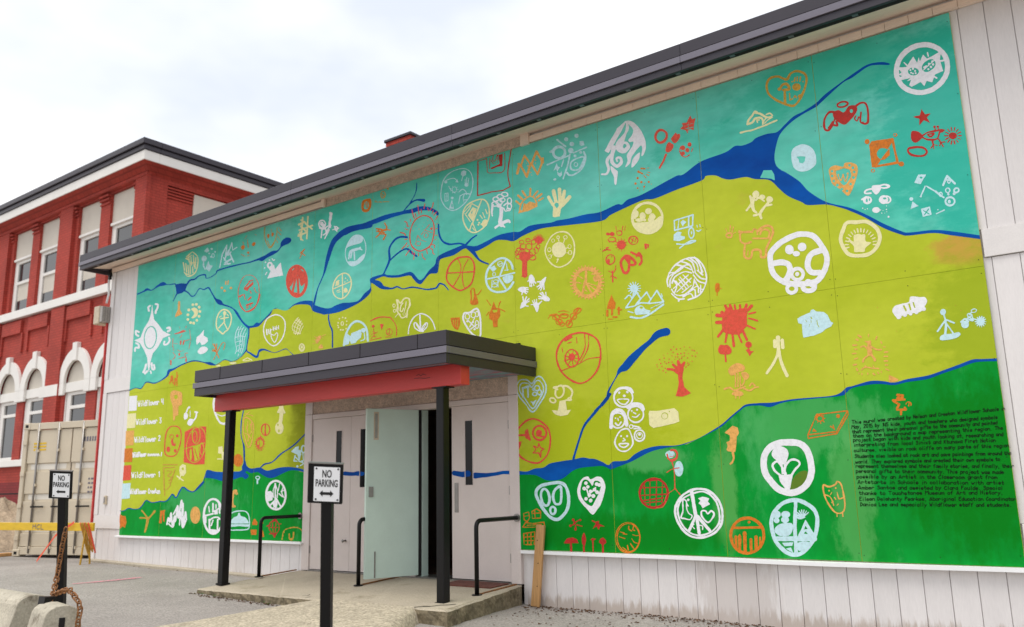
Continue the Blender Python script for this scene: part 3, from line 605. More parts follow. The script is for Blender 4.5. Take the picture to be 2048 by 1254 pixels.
# ------------------------------------------------------------------ the painted symbols: tile, name, paint, strokes
SYM = [
('A1','painted_flower_disc','W','O58 1163,783 300,266,-28;P 890,770 985,765 1065,640 1108,720 1125,650 1140,700 1175,620 1220,670 1385,580 1365,680 1405,810 1310,850 1280,940 1215,920 1190,980 1145,935 1045,990 1020,970 1040,910 985,930 1030,890 915,920 905,880 940,870 890,850 930,830;e 1065,815 62,44 1240,748 88,60,-38;L18 960,715 990,745;L18 1225,600 1235,640;L18 1375,695 1410,690;L16 1300,870 1330,890;D22 1030,800 1060,785 1085,810 1060,840 1040,830 1090,835;D26 1210,760 1245,730 1280,700 1235,790 1190,770 1265,765 1290,735;L10 1180,800 1300,690'),
('A2','painted_winged_heart','M','B 115,155 160,130 205,150 245,100 290,90 318,105 315,150 270,210 215,255 160,235 120,200;e 272,138 13,16;O16 195,82 46,22,-12;S18 130,150 80,150 40,210 40,290 75,305 110,255;S14 75,285 110,230;S14 110,260 130,200;S18 140,230 150,265 105,255;S18 300,105 350,70 395,75 415,140 415,230 390,250 370,240;S14 355,150 350,230 375,250;S12 310,180 300,205 320,225 335,190'),
('A2','painted_starfish','M','P 878,122 908,165 960,158 925,195 950,240 895,215 858,270 860,205 805,190 862,175'),
('A2','painted_bird','M','B 788,340 800,312 850,318 890,355 860,395 820,412 790,385;S14 890,350 930,325 1000,310 1050,300;S14 880,360 930,385 1010,380 1035,320;P 1030,330 1050,292 1085,300 1060,325;S14 930,345 960,360 985,335;L10 930,340 985,332;D20 990,275 1020,275;L10 990,275 1000,305;L10 1020,280 1025,305;L14 970,385 980,430;L10 980,430 960,460;L10 980,430 985,465;L10 980,430 1015,435;L14 1020,375 1045,410;L10 1045,410 1035,440;L10 1045,410 1065,445;L10 1045,410 1080,405'),
('A2','painted_spiny_sun','M','E 1150,352 36,30;R10 1150,352 45,72 14,0,360'),
('A2','painted_lips','M','C18 765,465 800,455 850,450 900,460 925,490 905,520 860,528 800,520 765,495'),
('A2','painted_square_medallion','T','P 425,435 445,400 630,372 640,385 500,600 470,625 450,625;L20 625,380 670,580;L20 670,585 480,618;e 548,510 56,52;P 600,462 605,520 560,560 525,560;E 408,404 20,22 703,597 24,22;O8 650,345 14,12;O8 458,655 14,12'),
('A2','painted_heart_medallion','O','B 85,700 80,640 130,610 200,620 215,590 270,585 320,610 325,680 290,790 245,870 180,820 110,770;e 210,690 62,55;P 150,720 270,720 215,790;b 140,660 185,655 205,670 240,640 265,665 255,730 210,780 160,730;D16 160,690 200,690 240,680;S10 160,700 180,740 200,700 220,750 240,700;d24 105,660 105,700 120,745 150,780 190,815 235,830 265,770 290,715 295,665 285,630 255,608'),
('A2','painted_winged_faces','W','B 450,790 480,780 520,780 530,810 490,860 455,830;S16 455,810 400,825 390,850 440,850;S16 520,785 560,775 600,790 560,805 530,800;E 410,910 40,36;e 405,912 8,16 428,905 6,12;L12 362,905 400,880;E 550,905 40,40;O12 575,905 36,30;e 560,895 14,8;E 485,995 34,24;D10 370,980 390,990 410,985 525,995 545,1000 575,960 575,990 578,1010 535,1022 560,1022;D16 593,1053'),
('A2','painted_tools_and_faces','B','P 815,760 850,690 920,688 900,720 870,770;e 875,715 14,10;L14 910,790 870,880;P 850,880 885,870 880,888;L12 920,788 1000,835;L18 1000,835 1060,880;O10 1045,860 12,18;D18 1070,885;L18 1065,780 1100,700;L18 1100,700 1165,765;L16 1085,735 1145,740;O12 1115,745 12,18;O12 1105,825 18,20;D22 1110,858 1160,855;O14 1180,825 22,18,-30;O16 1125,920 40,36;E 1118,922 12,16;P 785,985 800,920 855,960;E 790,900 16,14;O12 815,955 10,10;P 875,985 950,965 968,1035 890,1055;l9 895,1000 945,1030;l9 940,985 905,1035;L9 1005,1028 1075,995;D12 1020,993'),
('A3','painted_tulip_heart','G','C26 1165,580 1060,550 960,500 890,430 875,340 910,270 1000,245 1100,280 1150,210 1220,185 1300,210 1330,270 1310,380 1270,470 1220,550;S30 1030,390 1050,345 1090,330 1120,350 1130,390 1060,400;L28 1080,420 1085,560;E 1020,390 20,18;E 1215,365 48,42;L18 1190,300 1200,260;L16 1222,295 1225,250;L16 1252,300 1260,250;D18 1165,305 1290,305;L16 1135,440 1140,515;L14 1140,515 1170,500;S16 1185,485 1200,465 1215,490;S16 1235,475 1255,455 1270,470 1245,490'),
('A3','painted_dolphin','Y','S22 655,790 670,740 710,690 740,645 765,650;S22 740,660 800,670 860,705 915,715;S22 655,790 710,770 745,725 800,715 830,740 830,790;S14 840,760 870,720 930,700;S12 850,780 890,740 940,710;S14 870,680 910,665 940,690;S16 770,770 765,745 790,740;S20 575,888 640,870 700,860 780,830 850,805 920,775 990,745;L14 590,885 630,870'),
('A3','painted_pale_disc','B','B 1160,1100 1210,1040 1290,1018 1370,1045 1420,1100 1440,1180 1430,1254 1360,1310 1260,1330 1190,1290 1160,1200;p 1210,1160 1320,1155 1310,1210 1285,1235 1245,1225 1240,1185'),
('A4','painted_swirling_horse_mane','W','P 430,275 445,290 400,380 235,668 182,640 340,360;V3 460,290,20 470,350,38 440,430,34 380,540,90 370,600,90 420,640,60 480,590,44 460,540,34 425,540,26;B 430,275 490,258 560,290 640,380 690,500 702,600 670,690 645,700 655,620 640,570 560,660 520,720 500,800 445,840 470,760 465,690 520,600 545,525 500,530 480,500 530,440 540,370 490,310;B 625,655 615,740 570,810 520,848 540,740;V3 300,600,60 280,680,46 280,780,40 340,830,40 395,780,38 380,725,30 335,730,26 340,770,18;V3 290,660,40 215,760,34 235,860,34 210,925,30 150,932,20;B 262,830 330,880 350,910 330,1055 310,1050 300,960 270,900'),
('A4','painted_spiky_star','C','P 1258,190 1280,245 1325,225 1305,300 1300,380 1250,360 1225,430 1200,380 1130,362 1170,325 1150,290 1215,285;l6 1180,330 1290,290;l6 1200,360 1290,340;l5 1240,220 1230,400'),
('A4','painted_red_ring','C','C30 905,378 955,410 960,470 925,520 870,535 825,490 830,425 865,385'),
('A4','painted_football','C','E 1250,558 26,28 1165,600 30,30 1220,628 24,26 1165,670 26,24;S12 1125,640 1150,695 1200,715 1245,690;S10 1275,645 1292,600;S10 1125,620 1140,580'),
('A4','painted_wrapped_sweet','C','B 1020,480 1060,430 1080,410 1090,430 1125,425 1130,470 1090,530 1050,540 1020,500;B 960,570 990,530 1020,545 1050,560 1040,610 990,655 950,640;L24 955,685 920,770;L24 920,770 875,850'),
('A4','painted_bee_dots','T','D34 608,900;L18 620,905 660,925;S18 640,858 690,862;L8 675,945 705,980;D26 598,980 572,1048 645,1030 738,1028 598,1105 680,1088;D14 688,1045 770,1055;L8 680,1095 670,1140;L8 620,1110 628,1150;L8 715,855 745,850;L8 725,905 750,910;L8 710,935 740,945'),
('A5','painted_children_holding_hands','Y','E 538,235 34,36 672,285 32,30;E 600,262 30,24;V3 515,275,40 505,330,34 520,390,26 545,410,18;L22 500,325 450,390;L22 500,310 485,255;S18 540,290 570,270 620,300;V3 655,320,24 620,360,24 580,420,26 590,465,22;L20 630,345 690,335;L22 580,425 520,440'),
('A5','painted_cat','O','S20 375,600 420,600 490,595;P 370,575 410,590 400,620 378,615;S20 385,620 395,690 440,710 490,695;S22 435,715 430,830 480,855 500,820 510,775 580,775 590,840 635,830 640,760 680,670 705,600 690,550 640,538 590,560 560,590;S18 515,660 650,660;S18 580,620 600,580 640,575 670,600 660,660;S18 505,600 520,570 545,580 555,620;S12 465,780 460,820'),
('A5','painted_small_hand','O','O18 282,630 28,22;L9 290,590 295,535;L9 310,600 322,550;L8 262,600 248,565;L8 310,620 345,600'),
('A5','painted_penguin_circle','W','C54 960,620 1060,625 1120,660 1190,760 1225,850 1205,960 1140,1060 1060,1090 920,1100 800,1075 710,1000 680,890 690,790 780,700 870,650;S56 710,900 790,890 850,910 870,960 850,1030 810,1080;S56 1170,775 1090,800 1050,850 1040,930 1075,985 1150,990;E 862,768 42,46 985,742 42,40;E 930,808 34,26;O34 940,1005 56,54;E 938,1005 18,20;O36 885,1145 44,40;O46 1050,1125 56,42;L60 1040,1080 1100,1110'),
('A5','painted_lantern_blot','T','B 150,1100 185,1095 190,1130 185,1170 150,1175;L10 165,1100 165,1210;L8 190,1140 210,1145'),
('A6','painted_hand_in_circle','Y','C36 260,125 350,118 450,115 540,170 575,240 570,310 530,380 460,430 350,442 270,420 215,340 200,270 225,190;B 330,405 325,350 275,300 290,285 325,305 325,245 350,235 375,230 400,240 435,235 440,300 495,315 440,365 430,400 385,405;R13 395,330 120,150 16,165,375'),
('A6','painted_caterpillar','W','B 700,985 720,930 790,905 860,885 870,840 910,835 960,840 1010,840 1035,880 1010,930 990,970 940,990 870,1000 790,1020 750,1045;E 1000,955 24,20 930,985 20,20 875,1000 18,18 820,1010 20,20 760,1030 24,22;l16 810,930 830,970;l16 860,910 875,960;l14 900,895 915,940'),
('A6','painted_skater','B','E 1188,985 28,30;L14 1195,1010 1212,1060;L22 1210,1060 1215,1110;L16 1205,1070 1135,1170;L16 1220,1060 1295,1090;L24 1218,1110 1210,1195;L14 1225,1100 1285,1190;B 1160,1225 1200,1200 1290,1190 1340,1180 1355,1205 1310,1235 1230,1254 1165,1254'),
('A6','painted_bicycle','B','E 1400,1105 38,36 1550,1078 40,40;R10 1550,1078 34,52 14,0,360;S16 1360,1080 1400,1050 1430,1075;O10 1485,972 26,16,-15;L14 1465,985 1440,1010;O10 1440,1015 18,18;L12 1440,1030 1410,1060;L12 1440,1035 1480,1065;L12 1465,1010 1475,1060;L10 1480,1050 1520,1060;L12 1425,1050 1470,1070'),
('A7','painted_red_sun','C','B 240,260 300,180 350,210 450,190 500,200 490,290 490,370 450,420 420,460 350,465 250,440 230,380;L30 290,220 265,165;L26 330,200 315,158;L22 370,200 362,155;L24 420,200 418,158;L28 470,200 485,155;L30 500,210 540,165;L18 510,250 580,232;L18 510,295 600,320;L20 490,370 575,405;L26 450,430 490,520;L22 400,460 435,545;L26 340,470 355,585;L22 280,460 265,545;L26 240,420 190,485;L34 240,335 175,340;L40 250,270 180,265;E 230,235 20,18'),
('A7','painted_red_flowers','C','B 200,590 215,570 250,575 275,570 300,580 330,620 320,665 270,675 210,665 190,630;L18 265,670 270,745;E 508,570 36,34;P 480,630 510,605 530,640 570,635 535,665 520,690 505,660'),
('A7','painted_windblown_tree','O','B 295,850 320,800 400,762 465,795 460,840 400,860 330,895;B 430,870 480,860 515,895 490,940 460,930;L16 372,880 372,1010;L14 398,870 398,1010;L12 420,900 425,1010;S16 470,920 460,970 440,1000;S18 255,1035 310,1020 360,1050 420,1030 470,1010;S18 460,1030 520,1050 575,1020 610,1015;S18 520,1000 545,975 575,1000;B 330,1085 370,1055 430,1060 455,1090 420,1110 360,1105;L12 375,1100 375,1130;L12 415,1100 415,1135'),
('A7','painted_tripod','Y','V3 815,500,50 818,560,36 820,640,36 800,700,30 760,780,28 700,868,30;V3 825,640,34 840,720,32 870,810,34 910,895,36;L36 782,530 785,590;L36 860,525 865,600'),
('A7','painted_bear_head','B','P 1020,300 1045,280 1075,265 1150,235 1160,210 1185,202 1215,225 1290,228 1335,260 1365,330 1390,345 1370,380 1310,410 1270,445 1200,475 1080,497 1070,440 1065,355 1030,345;l8 1105,315 1118,335;l8 1160,285 1168,300;l8 1222,320 1228,360 1245,390;l7 1160,320 1165,345;l7 1145,360 1140,385'),
('A8','painted_dancing_figure','O','P 270,235 345,228 350,290 360,380 335,405 305,400 300,300 310,265;S18 355,300 410,330 460,330;S18 300,320 270,290 235,300;S20 320,390 270,430 255,465;S22 350,390 390,440 385,450;S14 240,555 280,525 350,535 430,540;L12 280,510 300,530;L12 365,500 380,530'),
('A8','painted_dashes_ring','O','L18 205,170 235,190;L14 318,160 318,185;L18 410,185 400,215;L16 180,215 200,225;L14 455,240 465,260;L16 145,280 185,280;L16 165,325 190,325;L14 485,300 505,300;L14 140,375 180,370;L16 495,360 530,355;L18 165,435 195,425;L14 490,405 530,405;L18 150,500 180,495;L14 495,455 530,455;L14 505,500 530,500;L18 185,540 195,560;L14 510,545 545,560;L14 245,595 245,610;L12 310,590 310,605;L14 370,595 385,610;L12 420,580 430,595;L12 210,590 215,600;L12 460,570 460,585'),
('A8','painted_peach_triangle','O','P 545,610 655,660 640,680 545,695'),
('A8','painted_sigma_sign','T','L26 640,835 700,840;L22 640,870 700,865;L22 590,895 720,885;L26 600,905 660,940;L26 660,940 635,985;L22 635,1000 735,995;L22 720,975 735,995;L22 655,835 650,880;L18 700,835 695,880;L22 680,1005 680,1050;S14 735,935 750,915 785,920 790,945;L12 770,930 765,955'),
('B2','painted_dragon','O','P 38,248 95,195 135,210 145,250 128,280 125,340 115,395 60,390 50,380 60,350 48,320 75,310 75,270;S16 98,400 105,440 95,470 80,485'),
('B2','painted_sprouting_bulb_disc','W','C50 520,322 600,330 660,380 690,470 695,560 660,640 600,690 530,705 450,680 380,610 340,540 335,440 370,370 440,330;B 395,420 410,370 460,350 510,375 520,420 500,480 480,490 430,460;C16 440,470 400,495 420,540 470,575 500,560;S16 490,560 500,500 540,455 590,460 605,490 570,530 540,580;P 445,570 555,565 530,690 500,680 455,620;L14 470,480 475,560;L14 492,490 490,560'),
('B2','painted_sketchy_box','T','Z9 668,265 735,110 970,82 885,240;Z9 668,265 885,240 890,255 672,292;L9 970,82 975,110;L9 975,110 890,255;O8 760,140 26,22;R6 760,140 20,40 9,0,360;E 898,122 14,14;P 700,240 712,215 738,240;L8 840,200 865,215;L8 860,190 870,225'),
('B2','painted_owl','O','C12 785,650 830,660 880,640 890,620 920,640 940,720 950,800 935,850 890,860 845,820 800,740;S8 800,720 840,740 865,800;S8 940,740 905,750 890,700;D14 830,690 880,670;L7 850,700 840,720;L8 890,860 890,885;L8 930,850 935,885;L7 870,740 880,755;L7 900,790 890,800;L7 850,780 860,770'),
('B2','painted_quartered_disc','B','C30 570,760 650,785 720,840 740,920 720,1040 660,1130 590,1175 510,1160 430,1080 395,980 400,880 470,790;V3 576,770,26 570,960,28 580,1170,28;E 430,870 32,30 500,870 34,26 430,915 22,22 495,910 30,26;B 415,990 450,945 540,935 555,980 520,1030 450,1030;P 590,1040 650,910 720,1020 700,1065;p 640,985 650,955 668,980;p 635,1015 652,1000 668,1018;L36 425,1055 720,1055;B 590,1090 640,1075 690,1090 650,1130 600,1145;P 470,1085 560,1080 550,1110 490,1110;P 500,1130 540,1120 555,1160;R9 630,890 10,55 8,180,340;B 590,900 620,880 650,890 620,905'),
('B2','painted_city_disc','T','O22 208,1030 126,134;L18 95,972 315,968;L20 120,1040 125,1130;L24 150,1040 150,1150;L26 188,1010 192,1150;L20 235,1060 238,1150;L24 275,1040 275,1140;L14 305,1045 305,1110;E 222,928 10,10;L14 95,1055 95,1100;P 135,1040 150,1015 165,1040;P 170,1020 190,998 205,1020'),
('B3','painted_basket_disc','Y','O26 506,270 145,146;B 370,325 460,310 560,300 640,250 655,330 600,400 500,425 420,400;E 400,230 22,34 515,205 32,30 460,250 30,34 550,260 30,34;E 430,290 40,18 540,285 30,24;D30 480,290 385,265 570,260'),
('B3','painted_ambulance_cart','B','Z14 765,295 945,240 942,345 770,390;L12 905,255 905,360;L12 810,285 800,385;P 825,310 850,290 880,310 855,335 850,355 835,330;O14 930,415 26,50;E 932,412 8,18;P 760,430 800,400 835,410 820,440 870,450 865,475 810,495 760,485;S14 790,520 860,525 930,510 970,490 930,490 880,515 820,560;L10 983,340 988,360;L10 1012,335 1016,355;S10 980,390 1000,398 1022,385'),
('B3','painted_red_creatures','C','E 255,530 44,44;R6 255,530 46,62 12,0,360;E 165,425 24,20;E 125,425 20,16;O10 235,415 26,22;L8 210,400 200,350;L7 260,395 270,350;L7 285,390 295,345;O8 165,478 36,22;L8 125,480 140,505;O10 370,485 44,40;L8 350,470 385,500;L8 370,460 355,510;L8 395,465 385,510;L20 485,525 490,560;L16 490,525 515,530;L14 515,530 512,550;O10 148,670 42,48,25;E 130,685 14,22;D14 160,640;S12 75,590 110,575 150,580;L10 110,560 130,555;L14 168,780 172,885;L9 170,800 130,780;L9 175,800 205,760;L9 170,830 205,850;L8 165,820 150,840;L7 190,780 200,730'),
('B3','painted_curly_snake','C','C26 250,700 280,650 320,640 330,700 325,770 300,800 270,780;C24 290,640 330,640 385,690 380,720 340,720 310,680;S22 350,600 400,625 440,640 450,690 430,720;S18 400,640 425,605 450,640'),
('B3','painted_fingerprint','W','S14 705,930 700,850 760,740 860,670 960,655 1030,710 1070,800 1070,900 1010,1010 900,1060;S13 725,940 730,860 800,770 900,720 940,770;S13 745,900 770,840 860,790 930,800;S13 740,960 780,1010 860,1010 940,940 960,860;S13 760,870 790,920 770,990;S11 760,950 900,820;S11 790,985 930,850;S11 780,880 850,960;S11 820,840 900,930;S11 850,820 920,890;S11 840,990 930,920;S11 810,860 880,950;S13 780,720 860,740 930,770;S13 830,690 910,720 950,800;S13 880,665 940,700 970,790;S13 920,660 980,710 1000,780;S13 960,650 1010,720 1030,800;S13 1000,690 1040,790;S13 950,820 1000,880 1060,900;S13 960,790 1020,850 1075,860;S13 985,775 1040,820;S13 960,870 1000,940 1040,960;S13 930,960 990,930 1000,990;S13 900,990 960,960 970,1020;S13 850,1030 920,1000 950,1040;S13 715,800 790,790 850,750;S13 695,880 720,830 780,800;S12 740,1000 800,1050 860,1050;S12 1020,920 1020,990;D18 808,1070'),
('B3','painted_peaks_and_car','B','S14 290,1050 330,1015 355,1040;L14 355,1045 400,980;L14 300,1135 400,985;L14 400,985 440,1045;L14 395,1105 500,985;L14 500,985 535,1050;L14 520,1085 598,970;L14 598,970 660,1075;L14 660,1080 520,1095;S14 300,1135 380,1120 440,1090 530,1095;E 380,950 40,36;R9 380,950 40,62 14,0,360;B 380,1170 400,1130 450,1115 490,1150 535,1165 510,1195 460,1200 400,1205;e 448,1135 18,12;S18 345,1225 440,1235 540,1190 660,1105;L7 540,1140 640,1095;L9 320,1170 370,1185;L7 640,1000 650,1030'),
('B3','painted_fir_trees','T','P 160,1010 180,1060 200,1090 190,1150 175,1145 175,1210 155,1210 155,1150 115,1145 130,1080;L24 120,1165 118,1210;L18 230,1135 230,1195;L16 220,1150 255,1155;L18 175,1225 210,1225;L10 130,1245 170,1245'),
('B4','painted_smiling_faces','W','O16 255,695 84,84;S18 180,650 215,615 265,605 320,615 340,650;D20 218,652 290,646;E 262,680 14,12;C12 205,712 300,712 280,750 255,755 225,745;O14 366,845 70,72;S36 300,780 350,755 410,765 430,800;D18 330,815 378,805;L12 345,830 365,840;S12 335,865 370,870 400,845;O14 205,900 62,68;S30 145,960 150,860 180,815 230,810 270,860 285,940;D16 185,880 225,870;L11 205,880 210,900;S14 185,925 210,945 235,915;C14 240,985 300,980 335,1060 335,1120 290,1170 225,1170 180,1110 195,1040;D20 235,1040 290,1040;S10 255,1060 270,1075 250,1085;C12 220,1110 300,1110 270,1140 235,1135;O14 400,1035 46,50;O8 400,1035 26,28;E 400,1025 14,14;O10 325,955 16,16;L12 345,950 395,960;L10 350,975 410,970'),
('B4','painted_camera','Y','P 480,840 490,815 575,812 710,788 745,820 758,910 700,930 525,968 490,940;o6 625,860 28,28;d10 668,820 650,790'),
('B4','painted_leafy_tree','C','P 735,430 795,430 785,520 800,600 862,655 780,688 722,682 742,620 752,560;V3 750,470,40 700,445,26 650,440,18;V3 760,420,40 745,370,22;V3 770,430,40 800,380,20;V3 740,440,30 700,400,24;D11 705,240 680,265 730,260 765,255 800,240 850,245 890,275 915,295 870,270 815,270 650,300 615,315 690,320 740,305 770,300 800,320 840,300 870,320 900,325 620,340 580,355 665,350 715,350 775,345 830,340 870,370 590,390 560,420 600,415 630,430 575,445 635,470 610,455 660,380 690,375 830,385 845,395 815,420 640,390 720,330 700,290 780,330 625,375 555,400 740,330 755,350 800,295 835,405'),
('B5','painted_wheel_circle','C','C15 600,110 690,125 760,180 785,290 760,420 690,510 600,548 500,500 430,420 402,310 430,210 500,140;O12 535,330 58,76;E 535,320 28,32;R7 535,330 20,70 9,0,360;S8 440,440 520,410 600,375 680,335 780,322;S8 645,125 648,240 600,350;S8 680,130 672,250 610,365;L22 480,175 530,145;L7 500,200 530,190;L6 575,150 580,200;L6 450,240 460,300'),
('B5','painted_music_heart','B','C11 195,795 130,720 75,650 60,570 90,520 150,520 190,550 230,495 270,495 310,560 305,640 250,735;C10 195,765 130,680 85,610 100,550 160,550 190,580 230,525 270,540 290,610 240,710;L14 110,590 115,665;L18 110,590 160,575;L14 155,580 158,665;O12 235,590 22,22;O12 215,640 18,16;O12 255,625 18,22;E 205,600 16,14;P 170,700 200,705 230,690 205,740'),
('B5','painted_dancer_cup','Y','O16 430,620 36,54,15;S16 440,570 500,575 540,620 525,670;L18 380,585 410,600;S14 420,575 380,580;O12 370,695 26,20,25;P 430,700 480,690 495,780 530,775 500,820 440,832 390,815 360,780 415,785;L14 480,695 530,690;O9 515,685 14,12'),
('B5','painted_half_disc_of_plants','C','S15 62,950 130,880 200,855 270,880 330,940 350,1030 330,1150 260,1230 180,1230 100,1190 66,1140;L18 66,998 135,995;P 130,960 155,940 165,985 185,1035 175,1050 135,1020;O18 257,977 58,62;E 250,975 26,28;S12 230,1000 290,1010;P 66,1055 100,1050 95,1085 80,1120 66,1130;Z10 205,1090 240,1105 250,1070 265,1105 295,1115 270,1130 265,1185 250,1150 200,1150 225,1120'),
('B6','painted_alien_face','B','C34 490,465 560,470 610,510 640,620 630,740 590,810 520,865 440,840 370,760 310,660 285,570 340,500;O28 385,625 46,92,-8;C28 555,515 500,535 470,600 485,680 515,700 555,670;O26 468,768 28,40'),
('B6','painted_scribbled_heart','W','B 745,500 790,420 850,400 880,430 940,400 1000,410 1040,500 1020,620 980,720 920,800 890,808 830,740 760,660 735,570;b 790,450 830,430 870,460 900,500 920,450 970,450 995,500 960,600 920,680 885,720 820,680 775,600 770,530;D40 830,470 850,510 810,530 880,560 945,480 975,490 920,540 950,570 865,600 910,610 830,640 880,660;L16 840,540 860,620;L16 900,560 930,520'),
('B6','painted_row_of_houses','T','Z9 150,800 205,785 215,850 190,890 155,870;Z9 240,780 290,750 335,780 335,850 245,855;L9 250,800 330,795;L9 270,770 275,850;L9 155,830 210,825;Z9 140,950 170,900 260,910 370,895 380,940 260,950;L9 190,930 340,920;L9 150,1020 270,1000;L10 150,1020 155,1140;L10 270,1000 265,1140;L9 150,1060 270,1050;L9 160,1100 265,1095;L9 155,1140 240,1140;L8 190,1010 195,1140;L8 230,1005 230,1140'),
('B6','painted_red_stars_and_mushrooms','M','L12 690,870 710,910;D28 690,870 765,872 660,935 715,970;L10 700,905 760,870;L12 705,915 660,935;L14 730,925 785,940;L10 715,930 715,985;L14 900,880 940,900;P 935,885 975,880 970,910 1040,945 985,940 965,980 945,940 905,965 930,920;P 585,1125 620,1075 680,1060 730,1080 750,1125 690,1125 640,1130;L24 665,1125 668,1215;B 808,1010 830,1070 825,1120 808,1160 785,1110 785,1060;L18 805,1160 808,1218;P 870,1090 900,1068 938,1078 920,1092;L16 903,1090 908,1218;P 970,1115 985,1080 1015,1060 1045,1090 1052,1120 1015,1150;L20 1012,1140 1015,1222'),
('B7','painted_gridded_ball','M','O22 510,555 148,152;L12 375,500 640,490;L12 360,580 640,565;L14 380,635 610,605;L12 400,660 600,640;L10 410,440 420,640;L9 470,430 470,690;L9 540,420 535,690;L10 600,460 595,660;L18 450,425 580,410'),
('B7','painted_stick_child','C','S16 690,215 660,190 650,150;S24 690,215 740,195 755,150 735,110 690,105;S10 700,225 725,340 730,510;S10 645,340 700,305 775,290;S9 730,510 690,540 650,570 625,640;S12 735,510 760,540 785,570;S8 680,170 710,175 725,150;S9 640,640 600,700 540,705'),
('B7','painted_peace_disc','W','C24 985,510 1090,535 1180,620 1225,740 1215,880 1130,980 1000,1020 890,1000 800,920 740,800 740,690 800,590 890,530;C18 985,540 1080,560 1160,640 1195,760 1190,870 1110,960 1000,995 900,975 810,890 765,780 770,680 830,600;L36 905,540 950,800;L32 955,790 985,970;L30 945,800 880,945;L32 970,800 1095,945;P 975,610 1020,590 1050,595 1090,610 1075,640 1100,670 1060,690 1020,715 1005,680 975,660 1000,635;C18 1075,860 1015,800 1010,745 1050,740 1075,770 1110,740 1140,770 1120,820;C14 815,630 850,640 855,720 880,770 910,790 890,830 830,820 795,810 815,740;D28 870,625;L12 850,650 870,690;S11 930,880 915,900 935,925;S11 990,890 1020,900 1020,935'),
('B7','painted_swirl_disc','T','O10 245,1020 118,148;O9 240,1020 128,160;L8 185,1120 245,1170;S10 250,900 250,930 280,950;S10 300,905 290,935 310,945;S9 290,990 330,1000 365,990;S9 280,1030 310,1070 350,1080;S9 265,1080 300,1130 320,1140;S9 235,1100 245,1150;S9 160,960 200,970;S9 150,1010 210,1030;S8 190,980 230,985'),
('B8','painted_double_diamond','O','Z26 245,385 320,490 275,650 200,510;Z26 395,330 470,465 410,620 335,490;L34 180,500 155,605;P 150,485 180,470 200,500 180,530;P 440,410 490,405 490,480 450,490;D16 270,480 285,515 385,440 385,480 325,595 335,630'),
('B8','painted_paisley_and_stars','S','O34 680,345 74,72;L24 570,340 640,290;L22 655,185 760,270;E 825,320 34,34;D54 768,180 840,240 898,135 960,235;P 930,205 985,200 1000,255 950,265;L16 530,500 800,385;L16 860,350 1020,280;L18 815,370 790,500;L18 790,500 730,675;C20 835,555 825,480 880,430 990,400 970,480 920,560;O12 890,495 22,24;S24 780,600 810,630 870,620 960,550 1010,420 990,340;D38 880,388 950,345;P 605,580 640,500 650,470 665,520 695,530 670,560 660,590 640,555;L18 735,440 710,520;P 655,590 690,605 710,580 715,630 690,655 660,625;B 605,690 625,665 650,675 635,700'),
('B8','painted_sunrise','O','P 165,1110 185,1060 215,1070 235,980 270,990 310,955 350,970 400,985 410,1020 290,1080;S18 185,1080 200,1000 240,940 310,895 370,920 400,985;L24 195,1000 140,955;L26 215,930 165,885;L24 260,890 220,830;L26 315,875 320,800;L24 360,890 410,830;L24 400,910 460,865;L20 420,950 478,918'),
('B8','painted_yellow_hand','Y','P 600,1150 605,1040 580,980 620,970 690,960 740,950 730,1010 700,1060 690,1145 630,1158;L38 600,1000 548,905;L46 640,960 610,830;L46 690,960 685,810;L44 720,970 745,830;L46 715,1010 810,905;L80 650,1040 650,1110;e 650,1000 26,26;p 625,1010 678,1010 650,1050'),
('C1','painted_red_tree','C','L56 215,440 215,600;P 175,620 195,590 240,585 250,610;E 215,400 60,56;O9 150,340 30,34;O9 200,290 34,30;O9 260,290 34,34;O9 300,350 36,36;O9 340,330 24,34;O9 150,400 34,24;O9 300,410 38,26;O9 230,340 34,30;O9 250,220 24,18;O9 180,240 24,20;E 370,220 40,40;R6 370,220 40,66 14,190,380;O9 360,290 20,24;O9 310,240 24,24;O9 130,360 20,24;O8 270,380 30,30;O8 190,340 28,30'),
('C1','painted_flower_circle','Y','C15 600,130 680,140 740,210 760,310 740,410 680,480 590,515 510,480 455,400 440,320 480,220 530,160;B 515,290 550,255 595,240 640,260 660,300 665,360 625,400 570,405 525,370;L10 640,250 655,200;O9 660,190 20,20;O9 580,190 14,16;L9 590,235 585,210;O9 525,225 16,18;O9 485,325 18,22;O9 490,400 18,20;L9 515,380 500,400;O9 705,290 18,22;O9 710,355 18,22;L9 665,310 690,300;L9 665,360 695,360;D24 578,430;L8 575,445 565,465'),
('C1','painted_ring_of_hands','W','B 265,610 285,592 310,610 325,650 310,690 270,690 258,650;L14 310,660 335,690;L13 270,680 275,725;L13 290,690 292,728;L13 305,685 318,715;L12 262,660 248,670;B 420,640 450,622 435,680 420,710 385,710 380,680;L13 400,700 350,730;L13 405,705 365,755;L13 412,710 390,765;L12 425,700 425,758;L12 390,670 355,675;B 140,760 165,735 210,730 230,750 225,790 180,785;L13 220,740 250,740;L13 225,760 255,760;L13 222,775 250,785;L13 210,785 235,805;L12 190,785 185,815;B 490,860 480,885 430,880 410,850 420,820 460,830;L13 420,830 385,800;L13 410,845 370,835;L13 410,860 370,858;L12 425,815 405,790;L12 450,825 445,790;B 165,965 175,920 200,890 230,905 220,940 185,960;L13 205,890 195,840;L13 215,890 235,840;L13 225,895 262,860;L13 230,905 265,885;L12 220,935 255,940;B 345,1005 325,960 305,920 340,900 370,920 362,990;L13 310,920 285,925;L13 315,910 300,880;L13 330,905 320,870;L13 345,905 345,865;L13 365,920 400,885'),
